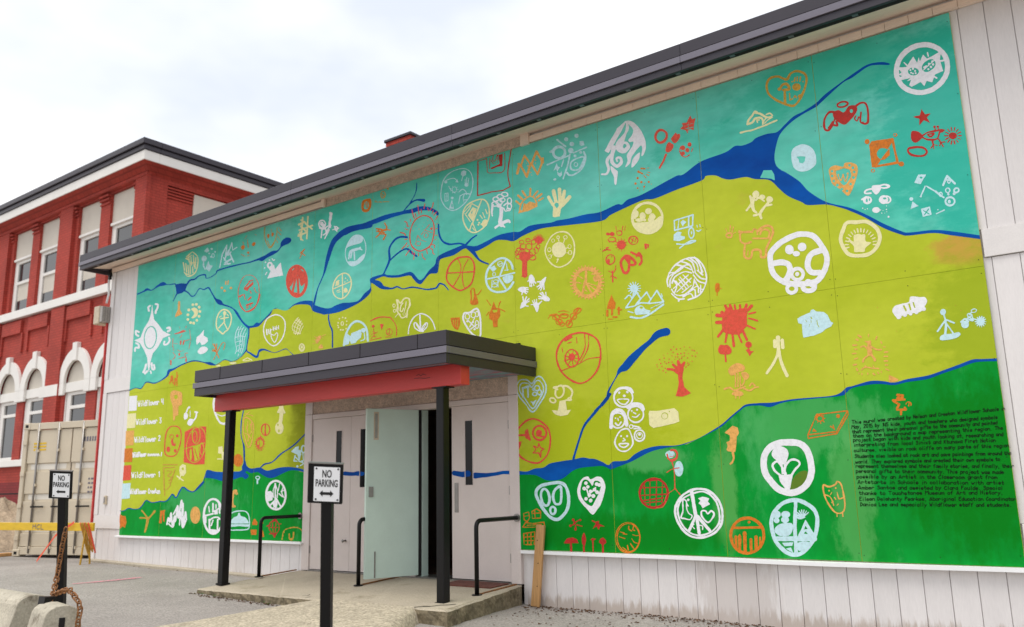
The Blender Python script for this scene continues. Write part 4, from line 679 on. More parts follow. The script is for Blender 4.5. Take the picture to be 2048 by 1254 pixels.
('C1','painted_tree_of_life_sun','O','O40 895,680 140,150;L26 885,540 880,700;L22 870,680 850,790;L22 890,690 940,790;R16 895,680 150,182 30,0,360,1;L14 790,600 850,640;L14 780,680 830,690;L14 950,590 1010,590;E 990,640 30,36;L16 900,700 980,760;L14 910,690 1000,720;L14 870,760 900,780'),
('C1','painted_pair_of_wings','T','L20 490,1040 560,1030;O12 555,1060 38,28;O12 590,1110 34,30;O10 620,1135 28,22;L22 540,1050 600,1130;O12 790,990 42,26,-30;O12 745,1050 34,34;O12 700,1130 34,38;L22 800,970 690,1140;O14 645,1045 44,24;S9 585,1000 640,990 700,1005;L12 600,1035 695,1035;D20 830,975;L8 470,1075 490,1045'),
('C2','painted_story_circle','S','C12 470,295 560,330 600,430 590,560 540,680 430,790 340,820 260,780 205,680 205,560 240,430 330,340;P 455,335 490,315 520,330 515,375 480,395 450,375;L9 475,395 460,450;E 522,500 26,24;L9 505,485 505,430;L9 522,480 525,410;L9 540,480 550,420;P 300,800 340,680 365,800;E 343,665 16,16;e 340,760 10,22;S9 250,455 300,430 370,420 410,460;P 385,465 405,430 420,470;E 262,465 20,16;O9 370,560 28,34;R6 370,560 30,50 9,0,360;L12 300,520 330,570;Z8 250,610 290,600 290,700 250,705;S6 265,690 275,640 270,610;S12 425,590 470,555 510,580 520,620;S11 440,640 500,610 560,615;S9 500,610 480,660 490,720;S9 440,650 420,740;S10 570,620 540,680 490,690'),
('C2','painted_notched_square','M','L15 660,635 665,200;L13 660,635 820,595;L14 820,590 980,570;L14 980,570 1070,520;S14 1070,520 1040,380 1050,250 1080,60;L10 665,205 775,170;S9 775,170 780,290 790,345 860,350 990,320 1000,100;S7 815,160 810,300;P 925,125 975,110 970,265 905,275 840,305 820,290 900,255 935,235;S9 860,130 850,190 880,200 905,130;S7 830,190 860,235 910,215 915,120'),
('C2','painted_split_circle','Y','C16 700,680 770,710 805,800 800,920 740,1030 640,1095 560,1080 500,1000 475,900 500,790 580,720;L15 710,690 590,1000;L12 590,735 670,780;L12 585,740 490,840;S10 515,860 560,800 580,750;P 540,880 600,780 650,800 600,960;L12 600,980 640,1080;L12 590,980 560,1070;S10 500,860 570,960;E 750,980 34,50,20;L13 720,920 690,880;L13 750,910 725,850;L12 780,860 760,810;D24 660,940 680,975 670,1000 710,995;p 575,850 600,820 590,870;L10 600,1040 620,1070'),
('C2','painted_twisted_tree','W','V3 960,800,50 955,880,46 945,960,50 960,1000,60;V3 940,1000,30 880,1035,22;V3 960,990,30 1000,1030,18;V3 970,980,40 1040,950,36 1065,970,22;O14 890,680 36,28;O14 945,650 40,30;O14 1000,620 40,26;O14 880,740 40,28;O14 930,720 40,30;O12 970,690 34,26;O14 1060,700 26,36;O14 1060,770 26,36;V3 850,750,30 840,830,24 845,890,14;S16 990,760 1030,730 1070,740;S14 990,790 1010,830 1050,820;L12 1030,600 1040,640;O12 1050,810 24,16;S12 880,1050 920,1020;E 930,760 30,26'),
('C3','painted_basketball','C','C20 430,212 500,220 550,290 555,400 520,540 440,610 370,632 290,590 220,520 210,430 250,310 340,230;L14 225,415 540,398;S11 350,240 385,320 380,420 340,500 285,590;S11 480,240 430,330 405,430 415,540 435,600'),
('C3','painted_sliced_disc','B','S26 1040,360 1010,280 930,230 850,245 770,310 715,400 705,510 740,600 820,650 930,645 1000,600 1045,530;L20 720,490 860,460;L20 860,460 1060,412;L22 880,440 950,260;L24 860,470 950,610;B 920,460 1035,440 1030,510 960,545 920,500;O10 880,300 30,30;L10 850,310 920,290;L11 960,300 970,380;L10 940,380 985,375;P 750,350 810,320 830,370 790,400;L11 790,380 830,360;O10 805,430 18,24;O9 830,520 34,20;O9 810,570 34,20;L10 780,500 775,600;L9 850,500 855,590'),
('C3','painted_orange_idols','T','B 505,640 530,600 560,610 570,660 580,690 600,750 600,805 510,805 510,720;b 525,620 545,615 550,700 530,760;L11 580,690 605,680;L11 605,685 645,625;P 740,930 770,860 800,770 830,850 880,860 880,950 850,1000 850,1090 795,1095 785,1010 745,990;p 780,880 850,870 840,905 800,910;L12 715,755 760,820;L12 740,790 710,750;L12 870,790 860,850;L12 885,770 860,830;L12 870,860 940,895;L10 740,900 710,945;P 255,975 375,970 380,1050 350,1130 310,1115 275,1060;l9 320,1000 325,1080;l9 350,1000 345,1090;l8 290,1000 300,1060'),
('C3','painted_patterned_heart','W','C22 625,1210 540,1185 470,1100 420,1000 430,920 500,910 560,870 600,870 630,970 635,1100;O12 470,960 28,34;O12 545,940 28,36;O12 590,930 18,36;L12 480,1010 560,1090;L12 560,980 500,1090;O11 590,1060 22,50;L14 510,1120 590,1060;D26 470,1020 540,1030 560,1120'),
('C4','painted_ring_charm','T','B 195,390 210,310 260,285 310,290 315,370 280,435 220,440;b 225,380 240,325 275,320 285,370 265,405 235,405;L12 250,330 255,390;L9 270,320 270,390'),
('C4','painted_faded_lamp','G','O11 455,235 26,40;L11 445,225 465,255;D22 513,165;L7 350,320 400,325;L8 410,320 440,325;L8 455,320 530,318;L6 355,310 380,312'),
('C4','painted_rayed_sun_circle','C','C14 960,485 1030,520 1062,600 1060,720 1020,840 940,895 870,905 800,850 775,760 785,650 830,550 890,500;S11 800,415 815,480 830,520;S11 870,360 880,430 885,470;L10 840,460 850,500;L10 910,410 915,450;L12 955,345 945,400;L9 985,390 1000,430;S11 1055,330 1045,380 1015,420;L9 1055,420 1040,465;L10 1095,440 1060,480;L9 1105,490 1080,540;S12 715,555 740,570 745,610 765,610;S9 780,525 785,555;S10 715,640 750,655;S12 660,685 710,700 720,720;L9 710,770 745,765;S12 680,880 720,840 740,810;S10 740,860 760,840;S10 725,960 770,900;L9 800,910 810,945;S10 820,1010 830,930;S12 920,940 930,980 960,1010;L9 975,900 985,940;L9 875,930 880,965;S11 1010,870 1045,890 1050,930 1070,950;S9 1040,830 1070,840 1070,870;L8 1090,585 1105,585;L8 1085,640 1105,640;L8 1080,720 1100,720;L8 1070,775 1090,770;L6 945,655 1040,690;L6 960,650 1010,590;P 1015,640 1045,625 1040,660;L6 840,830 870,720;L6 870,720 905,770;L6 905,775 970,795;O7 875,820 28,26;L6 910,710 950,670;O6 970,720 24,30;D9 850,615 885,645 930,610 990,545 815,665 945,570'),
('C4','painted_orange_claw','T','L18 475,575 500,620;L18 500,620 490,660;L17 375,640 440,650;L15 380,670 470,690;L22 440,665 500,650;L15 370,745 410,710;L17 490,715 460,770;L15 410,700 490,710;L14 500,650 540,660;L12 390,640 420,690'),
('C4','painted_fox_egg','B','B 15,870 50,790 100,730 150,715 200,730 215,770 190,810 130,830 60,850;C9 130,718 200,730 240,800 250,900 220,1000 150,1065 80,1085 30,1040 5,950 20,850 70,760;B 30,1040 60,1030 130,1025 180,980 240,940 210,1020 140,1075 80,1085;V3 50,970,18 70,910,26 130,890,34 170,880,24 205,895,14;L16 110,920 115,1010;L18 60,930 45,1000;L14 85,920 70,990;P 165,870 185,850 200,885'),
('C5','painted_four_part_egg','Y','C19 450,52 520,70 565,150 565,260 520,370 450,440 380,448 310,400 280,310 300,200 360,100;L18 430,70 438,430;L16 285,300 430,235;L15 440,235 560,180;E 355,205 26,40;D20 330,240 375,165 480,130 510,160 470,190;B 450,330 470,280 500,290 515,340 480,355;L10 340,330 390,310;L10 350,350 400,340;D16 455,350'),
('C5','painted_scribbled_hearts','Y','S24 1280,470 1300,560 1290,640 1340,720;S22 1300,470 1340,520 1390,460 1430,440 1480,460 1480,560 1450,640 1440,740;S18 1380,520 1350,560 1340,640 1370,650 1390,600;S18 1430,500 1420,580 1400,650;O11 1240,560 18,26;O11 1250,640 18,24;L14 1260,740 1300,690;S20 1330,690 1360,750 1420,730 1450,700;O10 1400,690 20,20;L12 1290,520 1320,640;S14 1480,480 1500,540 1470,600'),
('C5','painted_dotted_sun','Y','O16 430,840 18,30;D26 385,765 435,745 480,755 500,805 495,860 490,920 440,940 405,940 370,900 360,870 365,830'),
('C5','painted_polar_bear_circle','B','S32 455,1180 480,1030 550,880 640,805 740,830 810,930 830,1110;P 575,990 720,930 730,1000 720,1060 660,1110 640,1140 570,1160 540,1090;P 500,990 560,1040 530,1160 460,1180;E 760,945 38,36;S14 770,980 780,1080 720,1110'),
('C5','painted_peace_and_flowers','C','S18 870,800 960,755 1060,735 1180,745;S13 1185,750 1250,830 1280,930 1275,1030;P 890,880 905,850 940,875 920,905 895,905;P 1020,850 1050,845 1080,850 1045,940;O10 1165,970 48,50;L9 1165,930 1165,1020;L9 1165,975 1130,1005;L11 920,920 930,1040;L9 880,1010 980,970;L9 890,1050 960,1040;L9 900,960 960,1000;L11 870,1100 1040,1060;L9 1100,1050 1200,1045;L9 880,1080 920,1020'),
('C5','painted_leaf_circle','W','S18 1465,1000 1475,900 1530,770 1620,695 1700,690 1790,740 1850,820 1885,930;L24 1645,710 1660,960;C16 1650,960 1570,910 1555,840 1585,830 1630,890;C16 1680,960 1690,890 1740,830 1765,840 1750,900;L16 1640,960 1700,965;L14 1590,850 1650,950;L14 1740,850 1680,950'),
('C6','painted_bright_hash','Y','L20 660,200 640,440;L18 718,190 705,440;L22 615,280 680,250;L18 620,345 770,290;L20 610,410 700,370;L22 640,300 690,350;L18 690,270 765,330;L22 630,370 640,450;L18 640,230 690,260;L14 610,390 660,460'),
('C6','painted_ribbon_figure','W','O15 880,275 38,44;E 875,270 22,24;S26 975,150 980,200 965,260 970,310;L28 985,155 970,215;S14 850,320 900,330 940,300 980,290;L14 880,330 870,430;L14 920,330 930,390;L14 960,340 910,440;S14 890,400 920,380 960,310;O10 1040,325 16,22;L10 1000,340 1070,320;L10 1020,300 1050,360;D40 895,290'),
('C6','painted_snowy_peaks','W','P 255,895 300,790 330,730 345,790 390,730 410,710 420,790 435,860 350,875;O20 285,745 24,30;D16 235,710 225,775 280,685;L14 235,850 250,825;S10 310,670 325,690 340,680;E 300,780 24,30'),
('C6','painted_red_badge','C','O34 593,925 108,172;B 500,860 540,770 600,745 660,770 700,860 690,930 640,980 610,870 580,860 540,960 505,985;L26 595,800 540,1060;L24 600,870 610,1070;L20 540,1060 610,1070;l6 540,800 560,780;l8 640,790 665,810;L18 640,870 690,940'),
('C6','painted_crossed_sticks','T','L12 680,560 630,610;L12 640,595 685,635;L9 650,610 625,665;L9 650,600 670,580'),
('C7','painted_mask_circle','C','C9 690,-70 760,-40 810,40 825,140 815,260 770,380 700,435 640,440 580,370 540,260 535,140 570,20 620,-50;S13 835,200 820,270 770,370 650,440 570,370 548,300;P 605,125 670,90 740,20 745,60 690,110 660,155;L14 620,110 690,30;L13 680,20 740,0;L13 545,235 600,205;L9 555,210 570,240;L13 700,150 715,185;S10 620,200 625,260 640,275;L22 670,280 710,240;L20 650,350 735,320;L9 670,340 670,385;L9 705,335 710,370;S12 755,110 775,160 795,180;L7 650,360 655,400'),
('C7','painted_lemon_person','Y','C18 320,415 390,430 435,500 430,600 390,690 350,720 320,750 280,720 235,670 230,570 260,470;E 345,465 22,30;L16 340,490 340,590;L14 290,540 400,520;L14 335,590 260,670;L14 340,600 380,680;L11 380,480 400,500;L11 270,520 300,500'),
('C7','painted_pale_fingerprint','S','S11 540,650 500,740 490,850 510,960 490,1030;S11 580,640 540,720 530,830;S11 610,660 570,740 560,860 540,1000;S11 640,680 600,770 590,880 560,1010;S11 645,740 620,830 610,930 580,1020;S10 500,800 560,780 620,790;S10 490,870 560,850 600,860;S10 520,920 570,900;S10 510,1000 560,960 600,960;S9 530,690 600,680;L10 540,1030 530,1060'),
('C7','painted_smile_circle','W','C15 1070,485 1140,515 1185,590 1180,720 1130,840 1040,915 960,880 900,780 890,660 930,550 1000,500;L18 930,690 935,760;L15 955,690 965,750;L13 980,680 990,760;L11 985,700 1005,690;L14 1020,650 1025,700;L13 1045,650 1050,690;L13 1070,640 1070,690;L12 1095,635 1095,680;L9 1015,680 1100,660;C12 1040,870 995,800 1000,760 1035,770 1070,735 1085,765 1070,820'),
('C7','painted_pine_cone','Y','S11 1370,525 1330,570 1290,640 1290,700;S11 1390,545 1350,600 1320,660 1310,740;S11 1410,570 1370,630 1350,700 1330,760;S11 1430,600 1400,650 1380,720 1360,760;S11 1440,640 1410,700 1390,750;S10 1320,590 1400,640;S10 1300,640 1390,690;S10 1290,690 1370,740;S10 1340,560 1430,620;S9 1350,540 1410,590;S10 1310,740 1400,750'),
('C7','painted_yellow_spiral','Y','O15 1420,940 36,50;E 1420,935 14,20;O6 1420,940 24,34'),
('C7','painted_peach_turtle','O','B 1610,850 1640,790 1680,770 1690,800 1650,870 1620,885;L11 1680,790 1750,760;L9 1590,830 1620,840;L9 1600,880 1570,890;B 1650,950 1680,900 1700,900 1715,950;L8 1690,800 1720,810;L9 1630,800 1600,790'),
('C7','painted_crossed_tools','T','L12 180,890 235,970;L12 205,890 215,960;L12 235,890 225,980;L15 175,985 225,995;L15 225,1000 265,1085;S11 190,1110 240,1010 300,890 340,870 350,900 330,970;L9 180,960 230,990'),
('C7','painted_faint_exclamations','O','L16 362,20 358,60;L14 395,10 388,60;D34 305,110 345,150 432,112'),
('C8','painted_speckled_egg','Y','S12 270,440 330,500 330,600 300,690 220,735 170,680;L13 260,445 200,500;L13 190,520 230,540;L14 160,570 175,660;L14 190,580 200,680;L13 215,600 225,700;L13 240,560 245,700;L12 250,500 260,600;L12 225,470 230,560;L12 280,480 290,620;L13 310,510 300,640;L12 270,620 275,690;L11 200,520 260,480;L10 250,580 310,560;L12 190,700 240,720'),
('C8','painted_paw_and_drops','S','P 410,430 450,385 470,430 440,450;E 408,520 32,34;L15 400,550 405,620;P 420,650 460,550 475,600 515,605 490,640 470,680 440,650;O9 515,485 16,24;D22 500,405 540,440 470,460 490,500;L12 395,590 420,650'),
('C8','painted_scribbled_tent','B','L13 595,625 625,470;L13 625,470 680,360;L13 680,365 660,520;L12 690,480 740,330;L11 740,335 750,420;L13 750,420 800,385;L14 650,540 700,420;L14 700,480 730,440;L22 660,570 740,520;L18 650,590 720,580;L18 720,470 760,560;L14 640,510 700,590'),
('C8','painted_faint_hearts','T','B 848,385 870,360 895,375 885,405 865,415;B 978,350 1000,325 1022,335 1010,365 990,372;D28 935,450;L7 870,320 880,350;L7 925,290 935,390;L6 1010,230 1035,240;L6 890,290 920,245;L6 850,470 900,495;L6 920,490 945,485'),
('C8','painted_hearts_in_face','G','S10 1135,150 1130,230 1150,330 1195,395 1245,330 1275,230 1280,150;S10 1165,310 1200,380 1240,330;L6 1210,170 1215,210;L7 1295,140 1330,190;L7 1290,200 1330,240;L7 1285,250 1310,290;L7 1270,300 1285,330'),
('C8','painted_pair_of_hearts','T','B 1160,235 1180,225 1190,245 1175,280 1165,265;B 1215,215 1235,210 1240,235 1222,262 1212,245'),
('D1','painted_ornate_cross','W','P 245,430 252,520 262,580 300,620 340,680 410,715 340,745 300,820 250,880 232,940 215,1060 205,1000 200,920 170,850 135,790 85,765 140,740 170,660 215,590 235,520;o10 228,740 54,100,6;R6 228,740 40,48 20,0,360;S16 275,440 295,445 290,480 278,500 275,520;S18 225,455 210,470 215,500;S18 380,655 400,650 405,670 385,685;S16 395,740 400,770 375,800 350,800 355,775;S18 125,690 100,680 100,710 120,725;S16 100,790 120,800 125,830 95,830 90,860;S18 190,980 180,1020 165,1050;S18 180,1060 200,1040;S18 240,970 245,1020 265,1020 260,985;S14 230,1040 235,1060;E 228,742 40,74,6'),
('D2','painted_shovel','O','L26 178,150 175,240;P 165,240 185,240 218,300 125,345 135,300'),
('D2','painted_sunburst_moon','Y','B 330,240 370,220 410,250 410,310 370,350 330,350 365,310 360,275;D34 300,250 288,312 288,370 322,410 360,415 400,380 428,330 438,270 430,215 395,180 350,185'),
('D2','painted_sketch_face','C','P 105,550 170,530 230,500 270,515 220,535 130,555;L18 195,680 200,640;L16 228,680 240,635;L20 180,800 180,815;L18 265,895 265,870;L16 75,935 75,885;L6 110,670 160,675;L6 250,640 310,620;L6 100,610 95,720;L6 310,500 325,640;L6 320,650 300,740;S6 160,750 200,770 240,750;L6 190,600 215,560;S7 100,780 130,830 100,870;S7 290,790 250,800 270,860;L6 170,860 250,840;L6 100,700 110,760;L6 260,480 270,450;L6 190,490 180,460'),
('D2','painted_white_blots','W','P 430,570 490,500 485,570 535,600 540,640 500,680 460,690 440,650 400,685 390,640 400,590;B 410,770 450,720 500,710 540,740 500,790 440,805'),
('D2','painted_orange_marks','T','L14 150,1030 150,1200;L24 85,1080 75,1140;L16 60,1170 90,1090;L20 130,1110 120,1190;L9 165,1070 140,1130;L14 95,1080 100,1170'),
('D2','painted_yellow_house_top','Y','L12 980,880 1035,850;L12 1035,850 1090,880;L9 985,890 1060,885;B 640,955 670,940 700,950 670,960;B 805,915 860,905 900,915 850,930'),
('D3','painted_key_swatch','W','P 145,112 224,106 217,256 135,262'),
('D3','painted_key_swatch','Y','P 127,290 213,282 204,430 117,434'),
('D3','painted_key_swatch','O','P 110,462 194,454 187,604 104,610'),
('D3','painted_key_swatch','T','P 98,638 180,632 172,772 89,776'),
('D3','painted_key_swatch','C','P 90,808 166,802 158,954 79,960'),
('D3','painted_key_swatch','B','P 76,990 158,984 149,1138 66,1144'),
('D3','painted_bear_shape','O','B 555,90 585,55 630,60 670,80 675,140 670,200 640,215 635,300 610,310 600,355 585,350 580,220 560,150;e 612,120 18,22'),
('D3','painted_fish_and_music','W','B 690,320 700,280 730,290 730,330 700,350;S13 715,280 730,240 745,220;D22 745,225;B 725,385 750,340 790,350 780,385 755,410;S14 780,365 810,330 820,280;L14 805,270 830,275;L7 755,260 755,320'),
('D3','painted_red_oval','C','C11 595,412 645,430 665,500 650,610 610,700 550,715 505,690 500,600 515,480 550,425;E 535,645 20,28;E 605,660 14,18;P 560,560 580,530 590,590 610,580 605,615 570,605;E 625,510 14,16;O6 570,520 20,22'),
('D3','painted_red_shield','C','P 700,470 800,418 918,415 900,795 800,800 690,775;o7 815,600 96,180,10;o7 815,500 40,90;o6 800,520 24,60;l7 700,640 900,580;p 780,610 860,600 850,740 800,770;e 760,700 12,60;L9 800,640 830,740;L9 845,620 850,720;o6 870,640 20,60'),
('D3','painted_scroll','G','L11 485,800 625,800;L11 490,830 600,825;L12 490,840 495,1050;L11 600,850 560,980;S9 520,860 570,870 530,910 570,930 540,960;L9 500,1040 500,1110;S9 540,980 560,1000 520,1050'),
('D3','painted_yellow_key','Y','P 650,820 680,795 710,805 715,880 690,915 655,905 645,860;e 682,840 10,14;L14 625,915 685,960;L10 660,910 645,945'),
('D3','painted_white_face_ring','W','S20 1000,130 990,200 1010,290 1050,370 1090,390 1110,385;S9 1020,290 1070,310 1110,300'),
('D3','painted_yellow_blocks','Y','P 1040,620 1080,615 1085,670 1110,680 1110,745 1075,740 1070,690 1035,685;L12 1030,742 1110,745'),
('D5','painted_maple_leaf','T','P 82,730 125,770 175,770 190,830 195,870 165,970 130,940 85,985 75,860'),
('D5','painted_bare_tree','G','V3 500,1035,26 530,930,40 550,820,46;V3 545,810,40 500,740,22 450,680,26;V3 550,820,40 610,760,24 665,690,40;V3 540,810,30 480,800,24 425,800,28'),
('D5','painted_orange_flag','T','P 760,680 850,665 830,700 830,865 805,860 800,720 780,790 785,890 735,890 750,800'),
('D5','painted_white_hills','W','S26 870,910 895,800 920,870 940,720 960,920 1000,770 1010,860 1050,600 1060,800 1115,510 1130,760 1140,560 1140,940 1180,700 1195,830;S24 900,900 970,950 1000,830;S22 1080,920 1100,700 1130,960 1190,840;L24 980,740 1040,620'),
('D5','painted_peach_disc','O','E 1345,755 84,142'),
('D5','painted_castle_disc','W','O36 1645,775 160,290;L28 1490,770 1640,730;L28 1640,560 1640,700;L22 1660,690 1740,640;L24 1740,560 1750,720;L20 1690,580 1690,640;P 1660,670 1720,670 1720,740 1660,745;S28 1580,850 1640,800 1720,790 1750,820;L30 1580,830 1580,980;L28 1720,830 1715,1000;L22 1640,840 1610,930;P 1560,985 1720,1000 1690,1080 1620,1070;L20 1570,610 1580,700;L20 1520,790 1520,880;L20 1770,620 1790,720'),
('D6','painted_orange_leaf','O','C15 380,290 450,290 520,370 520,520 490,690 440,740 400,620 370,480;S13 420,420 440,520 480,600;S13 480,380 500,480 470,540;S13 400,520 450,560 440,650;L11 400,210 520,250;S11 390,250 470,180;L11 440,340 430,440;L13 500,330 490,440'),
('D6','painted_small_peace_sign','C','O15 714,465 66,92;L20 710,385 708,540;P 690,530 720,500 735,550 700,550'),
('D6','painted_rough_sun','C','O13 628,670 58,76;R12 628,690 70,112 16,0,360,0.7;L9 610,630 620,720;E 605,715 14,14;L15 640,560 620,620'),
('D6','painted_spoon','Y','V3 960,110,70 965,200,60 950,330,56 930,390,60;E 932,440 66,96;e 925,485 14,24;e 910,390 12,20;P 895,190 930,120 940,200 905,210;P 985,110 1030,200 1000,220'),
('D6','painted_blue_dragonfly','B','P 1115,810 1180,740 1240,720 1230,780 1290,790 1260,860 1200,850;O22 1310,770 30,56;P 1215,850 1280,840 1240,960;L16 1180,870 1160,950;L16 1300,830 1310,950;L16 1160,955 1210,960;S18 1240,960 1310,990 1260,1030;D36 1215,1040 1290,960;L14 1170,880 1240,950'),
('D6','painted_orange_blob','T','E 285,945 74,100'),
('D7','painted_little_cup','S','O12 945,245 28,20;L20 940,270 940,325;L12 925,260 960,275'),
('D7','painted_orange_bone','O','S34 640,440 620,430 600,480;S30 600,500 590,560 600,640;D40 640,430 650,465;L30 590,645 625,645'),
('D7','painted_wheel_of_life','W','O28 1198,490 136,200;P 1075,440 1130,430 1160,470 1150,560 1080,580;L20 1190,330 1190,680;S14 1190,340 1160,430 1165,520;S14 1195,350 1220,430 1215,520;L22 1190,560 1110,640;L22 1205,540 1260,640;E 1188,610 34,46;L14 1250,330 1230,430;S14 1300,370 1280,450 1310,520;L18 1240,470 1290,510;L14 1270,440 1310,420;O14 1190,670 24,26'),
('D7','painted_covered_dish','B','B 560,930 565,860 610,800 660,780 675,740 695,740 710,780 770,800 815,860 815,930 690,920;C16 560,780 600,730 680,710 770,715 815,760 830,850 825,940 780,970 650,975 560,960;l9 560,890 820,890'),
('D7','painted_orange_candles','T','P 870,870 890,820 910,820 940,870 935,905 870,905;P 845,970 930,970 925,1045 855,1040;L30 1005,990 1020,1060;L18 1010,810 1012,880'),
('D7','painted_red_turtle','M','S11 1170,830 1110,890 1105,960 1140,1020 1180,1080;S11 1200,830 1240,900 1240,970 1210,1020 1180,1080;P 1150,1010 1220,1010 1180,1080;L26 1190,830 1210,860;L16 1075,920 1120,910;L14 1230,890 1270,890;L11 1150,880 1160,1000;L11 1200,880 1190,1000;L9 1120,940 1230,940;L18 1150,860 1190,840;L16 1110,1030 1150,1020'),
('D7','painted_arched_chain','G','S12 1285,1110 1300,1010 1340,965 1430,940 1520,950 1570,1000 1585,1050;D22 1285,1100 1295,1055 1310,1005 1345,962 1400,945 1450,938 1500,942;P 1370,1080 1400,1090 1440,1080 1440,1110 1420,1125 1390,1120;L20 1385,1030 1385,1080;L20 1445,1010 1440,1080'),
('A6','painted_scuffs','G','D8 1310,920 1360,970 1040,1160 740,1170;D14 555,940'),
]
for i, (tl, nm, c, ops) in enumerate(SYM):
    sc_ = TILES[tl][2]
    so_ = paint(nm, parse(tl, ops), PAL[c], mural, g=0.55 if TILES[tl][0] < 1000 else 0.75, wob=0.22 if TILES[tl][0] < 1000 else 0.4)
    if nm in ('painted_dashes_ring', 'painted_red_creatures', 'painted_winged_faces', 'painted_red_flowers', 'painted_orange_idols', 'painted_faint_hearts', 'painted_scuffs', 'painted_bee_dots', 'painted_dotted_sun'): so_['kind'] = 'stuff'   # many loose brush dabs
# pale halo dab beside the stick child, olive bean in the bulb disc
paint('painted_pale_dab', parse('B7', 'E 772,300 46,82;E 680,150 50,40'), PAL['S'], mural, lift=0.0012)
paint('painted_bean', parse('B2', 'B 535,680 555,600 600,550 660,540 668,590 640,640 590,670;d8 610,583 655,537'), PAL['L'], mural, lift=0.0012)
# key lettering
KEY = [('Wildflower 4', (232, 216), (486, 192), 52), ('Wildflower 3', (214, 398), (466, 382), 50), ('Wildflower 2', (198, 576), (455, 560), 50),
       ('Wildflower', (180, 724), (315, 716), 44), ('Wildflower 1', (170, 932), (448, 922), 50), ('Wildflower Creston', (152, 1094), (452, 1086), 46)]
for t, a, b, xh in KEY:
    cv = lambda q: (230+q[0]/5.018, 770+q[1]/5.018)
    paint('painted_key_word', lettering(t, cv(a), cv(b), xh/5.018*0.62, 1.7), PAL['W'], mural, g=0.4, wob=0.0, lift=0.002)['kind'] = 'stuff'
paint('painted_key_scribble', parse('D3', 'S9 330,712 335,690 345,712 352,692 360,712 368,692 378,712 385,690 395,712 402,690 412,712 420,690 430,712 436,690 446,710;L9 465,712 470,676'), PAL['W'], mural, g=0.4, wob=0.0, lift=0.002)
TEXT = [("This mural was created by Nelson and Creston Wildflower Schools in", 78,262, 1745,110), ("May, 2015 by 145 kids, youth and teachers who designed symbols", 75,312, 1662,205),
 ("that represent their personal gifts to the community and painted", 80,364, 1660,264), ("them on the background a map representing this region. The", 88,412, 1720,322),
 ("project began with kids and youth looking at, researching and", 92,455, 1725,390), ("interpreting from local Sinixt and Ktunaxa First Nation", 98,508, 1642,455),
 ("cultures, visible on rock cliffs on many parts of this region.", 100,568, 1810,512), ("Students also looked at rock art and cave paintings from around the", 108,632, 1812,596),
 ("world. They explored symbols and created their own symbols to", 115,692, 1690,664), ("represent themselves and their family stories, and finally, their", 120,738, 1842,738),
 ("personal gifts to their community. This project was made", 122,792, 1730,804), ("possible by an Artist in the Classroom grant from", 130,852, 1662,860),
 ("Artstarts in Schools in collaboration with artist", 140,912, 1735,920), ("Amber Santos and assisted by Clara Foulds. Special", 145,972, 1720,978),
 ("thanks to Touchstones Museum of Art and History,", 155,1034, 1720,1026), ("Eileen Delehanty Pearkes, Aboriginal Education Coordinator", 160,1096, 1866,1096),
 ("Danica Lee and especially Wildflower staff and students.", 170,1156, 1812,1162)]
for t, x0, y0, x1, y1 in TEXT:
    cv = lambda q: (1690+q[0]/5.452, 800+q[1]/5.452)
    paint('painted_text_line', lettering(t, cv((x0, y0)), cv((x1, y1)), 4.2, 1.3), PAL['K'], mural, g=0.42, wob=0.0, lift=0.002)['kind'] = 'stuff'
# ------------------------------------------------------------------ ground
def gz(x, y=0.0):
    xc = min(max(x, -24.0), 4.0)
    return -0.60-0.0115*(xc+3.0)
def sheet(name, xs, ys, zf, m):
    mb = MB(); nx, ny = len(xs), len(ys)
    vs = [(x, y, zf(x, y)) for y in ys for x in xs]
    fs = [(j*nx+i, j*nx+i+1, (j+1)*nx+i+1, (j+1)*nx+i) for j in range(ny-1) for i in range(nx-1)]
    mb.add(vs, fs); return mb.build(name, m, smooth=True)
gxs = [-600, -200, -80, -40]+list(np.arange(-24, 4.01, 0.35))+[12, 40, 120, 600]
gys = [-600, -200, -60, -20]+list(np.arange(-9, 2.01, 0.35))+[8, 30, 100, 600]
def gzf(x, y):
    b = gz(x)
    if -24 < x < 4 and -9 < y < 2: b += 0.008*math.sin(x*1.7+y*0.9)+0.006*math.sin(y*2.9-x*0.7)
    return b
tag(sheet('ground', gxs, gys, gzf, m_asph), 'worn grey asphalt yard in front of the painted wall', kind='structure')
sp = on_z(145, 1168, gz(-11.6)); sq = on_z(282, 1154, gz(-11.4))
mb = MB(); d = Vector((sq-sp).tolist()); nn = Vector((-d.y, d.x, 0)).normalized()*0.06
segs = 12
vs = []
for i in range(segs+1):
    p = Vector(sp.tolist())+d*(i/segs)
    for s_ in (-1, 1):
        q = p+nn*s_*(0.5+0.6*math.sin(2.5*i/segs)); vs.append((q.x, q.y, gzf(q.x, q.y)+0.012))
mb.add(vs, [(2*i, 2*i+2, 2*i+3, 2*i+1) for i in range(segs)])
tag(mb.build('spray_line', m_pink_sp), 'faded pink spray-painted line on the asphalt by the white wall', 'paint mark')

# ------------------------------------------------------------------ white hall with the mural on it
EAVE_Z = 4.80
hall = thing('hall', (-6, 6, -0.5), 'long white hall with vertical board siding and charcoal metal eaves', 'building')
body = MB()
X0, X1 = WALL_L, WALL_R
YB = 0.045
body.box(X0+0.03, -8.6, YB, 12, -1.0, 4.95).box(-4.86, X1, YB, 12, -1.0, 4.95).box(-8.6, -4.86, YB, 12, 1.90, 4.95).box(-8.6, -4.86, 2.4, 12, -1.0, 1.90)
body.build('wall_core', m_trim, hall)
